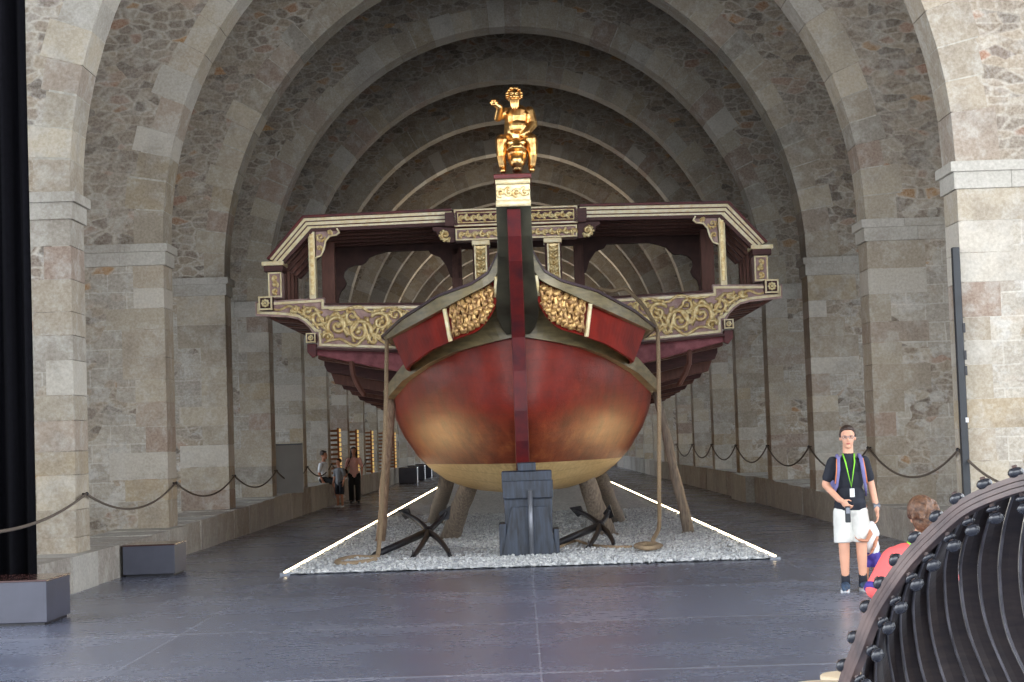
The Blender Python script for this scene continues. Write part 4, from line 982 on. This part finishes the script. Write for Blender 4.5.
def man():
    g = G(854, 591); t = empty('person', (g.x, g.y, 0)); tag(t, 'person in black polo and pale shorts with backpack and green lanyard, standing', 'person')
    k = 1.0; yaw = -.15; hc = (.0, -.02, 1.62)
    b = MB(); headmb(b, hc, yaw); b.limb(((0, 0, 1.40), .062), ((0, -.005, 1.55), .055))
    b.limb(((0, .01, .98), .10), ((0, .01, 1.15), .095), ((0, .01, 1.30), .10)); b.ell((0, .01, 1.35), (.155, .085, .07)); b.ell((0, .01, .93), (.15, .10, .10))
    b.limb(((-.17, .01, 1.37), .05), ((-.25, .03, 1.13), .04), ((-.15, -.16, .98), .033), ((-.12, -.19, .96), .028)); fingers(b, (-.12, -.19, .96), (.6, -.35, -.7), (.6, .6, 0), 1, .7)
    b.limb(((.17, .01, 1.37), .05), ((.235, .03, 1.12), .04), ((.27, -.04, .88), .030), ((.27, -.05, .85), .028)); fingers(b, (.27, -.05, .85), (.05, -.1, -1), (-1, 0, 0), -1, .35)
    for s_, fx in ((-1, -.085), (1, .10)):
        b.limb(((s_*.075, .01, .90), .08), ((fx, -.01, .50), .06), ((fx, .0, .36), .055), ((fx+.005, .02, .12), .038), ((fx+.005, .02, .07), .04)); b.limb(((fx, .03, .05), .04), ((fx+s_*.03, -.14, .035), .035))
    b.build('body', M['skin'], t, remesh=.0075)
    face(t, hc, yaw, 1, glasses=True)
    b = MB(); hairmb(b, hc, yaw); b.build('hair', M['hair'], t, remesh=.008)
    b = MB(); b.ell((0, .01, 1.00), (.165, .125, .16)); b.ell((0, .01, 1.18), (.16, .12, .17)); b.ell((0, .01, 1.31), (.18, .115, .115)); b.ell((0, .0, .93), (.172, .13, .10)); b.ell((0, .01, .885), (.178, .128, .08))
    b.limb(((-.165, .01, 1.365), .064), ((-.225, .025, 1.20), .058)); b.limb(((.165, .01, 1.365), .064), ((.215, .025, 1.19), .058)); b.cap((0, .01, 1.38), (0, .0, 1.44), .078, .066)
    b.build('polo_shirt', M['navy'], t, remesh=.01)
    b = MB(); b.ell((0, .01, .87), (.165, .12, .10))
    for s_, fx in ((-1, -.095), (1, .105)): b.limb(((s_*.085, .01, .84), .10), ((fx, .0, .70), .095)); b.tube([(fx, .0, .74), (fx, .0, .56), (fx, .0, .515)], [.09, .094, .094], 20)
    b.build('shorts', M['shorts'], t, remesh=.011)
    for fx, s_ in ((-.08, -1), (.105, 1)):
        MB().tube([(fx, .02, .07), (fx, .02, .18)], [.046, .044], 12).build('sock', M['navy'], t, smooth=True)
        sh = MB().limb(((fx, .04, .06), .05), ((fx+s_*.015, -.05, .05), .048), ((fx+s_*.04, -.15, .04), .036)).build('shoe', M['shoe'], t, remesh=.01)
        MB().limb(((fx, .045, .018), .016), ((fx+s_*.04, -.16, .018), .016)).box((fx+s_*.02, -.05, .015), (.09, .2, .03), Matrix.Rotation(s_*.2, 3, 'Z')).build('sole', M['sole'], sh)
    for s_ in (-1, 1):
        MB().tube([(s_*.11, .11, 1.38), (s_*.115, .01, 1.435), (s_*.12, -.08, 1.40), (s_*.13, -.118, 1.28), (s_*.15, -.10, 1.12), (s_*.175, .02, 1.0)], [.018, .02, .021, .021, .016, .010], 8).build('backpack_strap', M['strap'], t, smooth=True)
        MB().tube([(s_*.138, -.085, 1.40), (s_*.15, -.125, 1.28), (s_*.168, -.11, 1.14)], .007, 6).build('strap_piping', M['orange'], t, smooth=True)
    b = MB().ell((0, .24, 1.20), (.17, .12, .24)); b.build('backpack', M['strap'], t, smooth=True)
    MB().tube([(-.06, -.02, 1.45), (-.05, -.11, 1.36), (-.005, -.135, 1.10), (.045, -.11, 1.36), (.06, -.02, 1.45)], .008, 6).build('lanyard', M['lime'], t, smooth=True)
    MB().box((.0, -.145, 1.04), (.05, .012, .09)).build('lanyard_badge', M['white'], t, bevel=.004)
    MB().tube([(.235, -.035, .89), (.305, -.035, .89)], .034, 12).build('wristwatch', M['steel'], t)
    c = empty('handheld_radio_guide', (g.x-.075, g.y-.25, .78)); tag(c, 'small dark handheld audio guide held by the standing person in black', 'audio guide')
    MB().box((0, 0, .04), (.055, .03, .17)).build('body', M['blackmetal'], c, bevel=.008); MB().box((0, -.017, .08), (.04, .004, .06)).build('screen', M['steel'], c)
man()
def child_coral():
    g = W(921, 560, 11.3); t = empty('person', (g.x, g.y, -.03)); tag(t, 'child in coral pink shirt with lime collar, back turned, behind the ribs', 'person'); hc = (.03, .0, 1.17); yaw = 2.5
    b = MB(); headmb(b, hc, yaw, .98); b.limb(((-.02, .03, .98), .045), ((.02, .01, 1.10), .043))
    b.limb(((-.04, .06, .60), .11), ((-.04, .05, .80), .11), ((-.03, .04, .92), .10)); b.limb(((-.18, .04, .93), .045), ((-.29, -.02, .74), .036), ((-.24, -.16, .60), .026)); fingers(b, (-.24, -.16, .60), (.5, -.6, -.5), (.5, .5, 0), 1, .6, .007)
    b.limb(((.13, .05, .93), .045), ((.2, .15, .74), .036), ((.16, .3, .66), .026)); fingers(b, (.16, .3, .66), (-.2, .9, -.2), (0, 0, -1), -1, .5, .007)
    for s_ in (-1, 1): b.limb(((s_*.07-.04, .06, .56), .075), ((s_*.08-.04, .02, .30), .05), ((s_*.08-.04, .05, .07), .032), ((s_*.08-.04, .13, .035), .033))
    b.build('body', M['skin'], t, remesh=.0085)
    face(t, hc, yaw, .98)
    b = MB(); hairmb(b, hc, yaw, 1.04); c = Vector(hc); b.ell(c+Vector((.0, -.03, .0)), (.085, .075, .10)); random.seed(2)
    for i in range(40):
        a = random.uniform(0, 6.28); e = random.uniform(-.3, 1.4); d = Vector((math.cos(a)*math.cos(e), math.sin(a)*math.cos(e)-.2, math.sin(e))); p = c+Vector((0, -.01, .03))+Vector((d.x*.085, d.y*.09, d.z*.09)); b.cap(p, p+Vector((d.x*.02, d.y*.02, -.03)), .016, .009, 6)
    b.build('hair', M['hair_b'], t, remesh=.007)
    b = MB(); b.limb(((-.04, .06, .56), .135), ((-.04, .05, .78), .135), ((-.03, .04, .88), .135)); b.ell((-.03, .045, .90), (.22, .115, .12)); b.limb(((-.16, .04, .91), .085), ((-.29, -.02, .74), .07)); b.limb(((.12, .05, .92), .07), ((.2, .13, .78), .066))
    b.build('shirt', M['coral'], t, remesh=.01)
    MB().tube([(-.286, -.017, .745), (-.302, -.03, .718)], [.076, .074], 14).build('sleeve_trim', M['violet'], t, smooth=True)
    MB().tube([(-.01, .035, .99), (0, .03, 1.02)], [.072, .062], 16).build('collar', M['lime'], t, smooth=True)
    b = MB().ell((-.04, .06, .54), (.14, .12, .09))
    for s_ in (-1, 1): b.limb(((s_*.07-.04, .06, .54), .09), ((s_*.08-.04, .03, .34), .085))
    b.build('shorts', M['violet'], t, remesh=.012)
    for s_ in (-1, 1): MB().limb(((s_*.08-.04, .04, .045), .042), ((s_*.08-.04, .15, .035), .036)).build('shoe', M['shoe'], t, smooth=True)
child_coral()
def child_white():
    D = 19.3; g = W(868, 560, D); t = empty('person', (g.x, g.y, 0)); tag(t, 'small child in white shirt and navy shorts hugging the leg of the person in black', 'person'); yaw = .9
    hc = (-.065, -.03, .86)
    b = MB(); headmb(b, hc, yaw, .82); b.limb(((-.01, .02, .70), .036), ((-.055, 0, .80), .034))
    b.limb(((.03, .04, .44), .08), ((.0, .03, .64), .078)); b.limb(((-.03, -.03, .69), .032), ((.0, -.20, .60), .027), ((-.06, -.30, .535), .02)); fingers(b, (-.06, -.30, .535), (-1, .1, .1), (0, 0, 1), 1, .5, .006)
    b.limb(((.07, .03, .69), .032), ((.10, .0, .55), .026), ((.06, -.08, .46), .02)); fingers(b, (.06, -.08, .46), (-.5, -.2, -.8), (-1, 0, 0), -1, .4, .006)
    for s_ in (-1, 1): b.limb(((.03+s_*.05, .04, .40), .052), ((.03+s_*.055, .02, .22), .038), ((.03+s_*.055, .05, .06), .026), ((.03+s_*.055, -.04, .03), .026))
    b.build('body', M['skin_tan'], t, remesh=.008); face(t, hc, yaw, .82)
    b = MB(); hairmb(b, hc, yaw, .86); b.build('hair', M['hair'], t, remesh=.009)
    b = MB(); b.limb(((.035, .04, .43), .105), ((.0, .03, .64), .09)); b.limb(((.06, .03, .68), .045), ((.095, .01, .59), .045)); b.build('shirt', M['whitecloth'], t, remesh=.01)
    b = MB().ell((.03, .04, .37), (.11, .095, .07))
    for s_ in (-1, 1): b.limb(((.03+s_*.05, .04, .37), .065), ((.03+s_*.055, .03, .27), .06))
    b.build('shorts', M['violet'], t, remesh=.011)
    for s_ in (-1, 1): MB().limb(((.03+s_*.055, .05, .04), .036), ((.03+s_*.055, -.06, .03), .03)).build('shoe', M['shoe'], t, smooth=True)
child_white()
def simple(x, y, h, yaw, label, top, bottom, hairm, longhair=0, shorts=False, sit=0, z0=0, bag=False):
    k = h/1.72; t = empty('person', (x, y, z0), yaw); t.scale = (k, k, k); tag(t, label, 'person'); hc = (0, -.02, 1.58-sit*.37)
    dz = -sit*.37
    b = MB(); headmb(b, hc, 0, 1); b.limb(((0, 0, 1.36+dz), .055), ((0, -.01, 1.52+dz), .05)); b.limb(((0, .01, .95+dz), .125), ((0, .01, 1.12+dz), .11), ((0, .01, 1.28+dz), .13)); b.ell((0, .01, 1.32+dz), (.17, .095, .08))
    for s_ in (-1, 1):
        b.limb(((s_*.17, .01, 1.34+dz), .05), ((s_*.24, .03, 1.08+dz), .04), ((s_*.23, -.07, .86+dz), .028)); fingers(b, (s_*.23, -.07, .86+dz), (0, -.15, -1), (-s_, 0, 0), -s_, .35)
        if sit: b.limb(((s_*.09, .0, .90+dz), .09), ((s_*.12, -.38, .86+dz-.04), .062), ((s_*.12, -.42, .10), .04), ((s_*.12, -.52, .04), .035))
        else: b.limb(((s_*.09, .01, .90), .09), ((s_*.1, -.01, .48), .058), ((s_*.1, .03, .08), .038), ((s_*.12, -.1, .035), .034))
    b.build('body', M['skin_tan'], t, remesh=.012); face(t, hc, 0)
    b = MB(); hairmb(b, hc, 0, 1.03, longhair); b.build('hair', hairm, t, remesh=.012)
    b = MB(); b.limb(((0, .01, .90+dz), .145), ((0, .01, 1.12+dz), .132), ((0, .01, 1.27+dz), .145)); b.ell((0, .01, 1.31+dz), (.185, .11, .095)); b.ell((0, .01, .93+dz), (.168, .142, .10))
    for s_ in (-1, 1): b.limb(((s_*.165, .01, 1.32+dz), .068), ((s_*.225, .025, 1.14+dz), .06))
    b.build('shirt', top, t, remesh=.013)
    b = MB().ell((0, .01, .88+dz), (.155, .13, .1))
    for s_ in (-1, 1):
        if sit: b.limb(((s_*.09, 0, .89+dz), .105), ((s_*.12, -.36, .83+dz), .08), ((s_*.12, -.41, .55 if shorts else .12), .07))
        else: b.limb(((s_*.09, .01, .86), .105), ((s_*.1, .0, .52), .09)); (None if shorts else b.limb(((s_*.1, .0, .52), .088), ((s_*.1, .02, .1), .08)))
    b.build('shorts' if shorts else 'trousers', bottom, t, remesh=.013)
    for s_ in (-1, 1):
        o_ = -.42 if sit else 0
        MB().limb(((s_*.1, .04+o_, .045), .045), ((s_*.12, -.13+o_, .035), .037)).build('shoe', M['sole'] if shorts else M['iron'], t, smooth=True)
    if bag:
        q = MB().ell((-.27, -.02, .92), (.09, .07, .13)); q.build('handbag', M['blackcloth'], t, smooth=True)
        MB().tube([(-.25, -.02, 1.03), (-.1, -.06, 1.36), (.0, .1, 1.30)], .012, 6).build('bag_strap', M['blackcloth'], t, smooth=True)
g = G(355, 503); simple(g.x, g.y, 1.70, .1, 'person with long dark hair, pink top and black trousers in the left aisle', M['pinkcloth'], M['blackcloth'], M['hair'], .2, bag=True)
simple(-5.17, 51.0, 1.38, -.6, 'boy-height person in grey shirt and dark shorts in the left aisle', M['greycloth'], M['navy'], M['hair'], 0, True)
simple(-5.78, 52.6, 1.78, 1.25, 'person in white shirt sitting on the left ledge', M['whitecloth'], M['blackcloth'], M['hair'], 0, True, 1, .22)
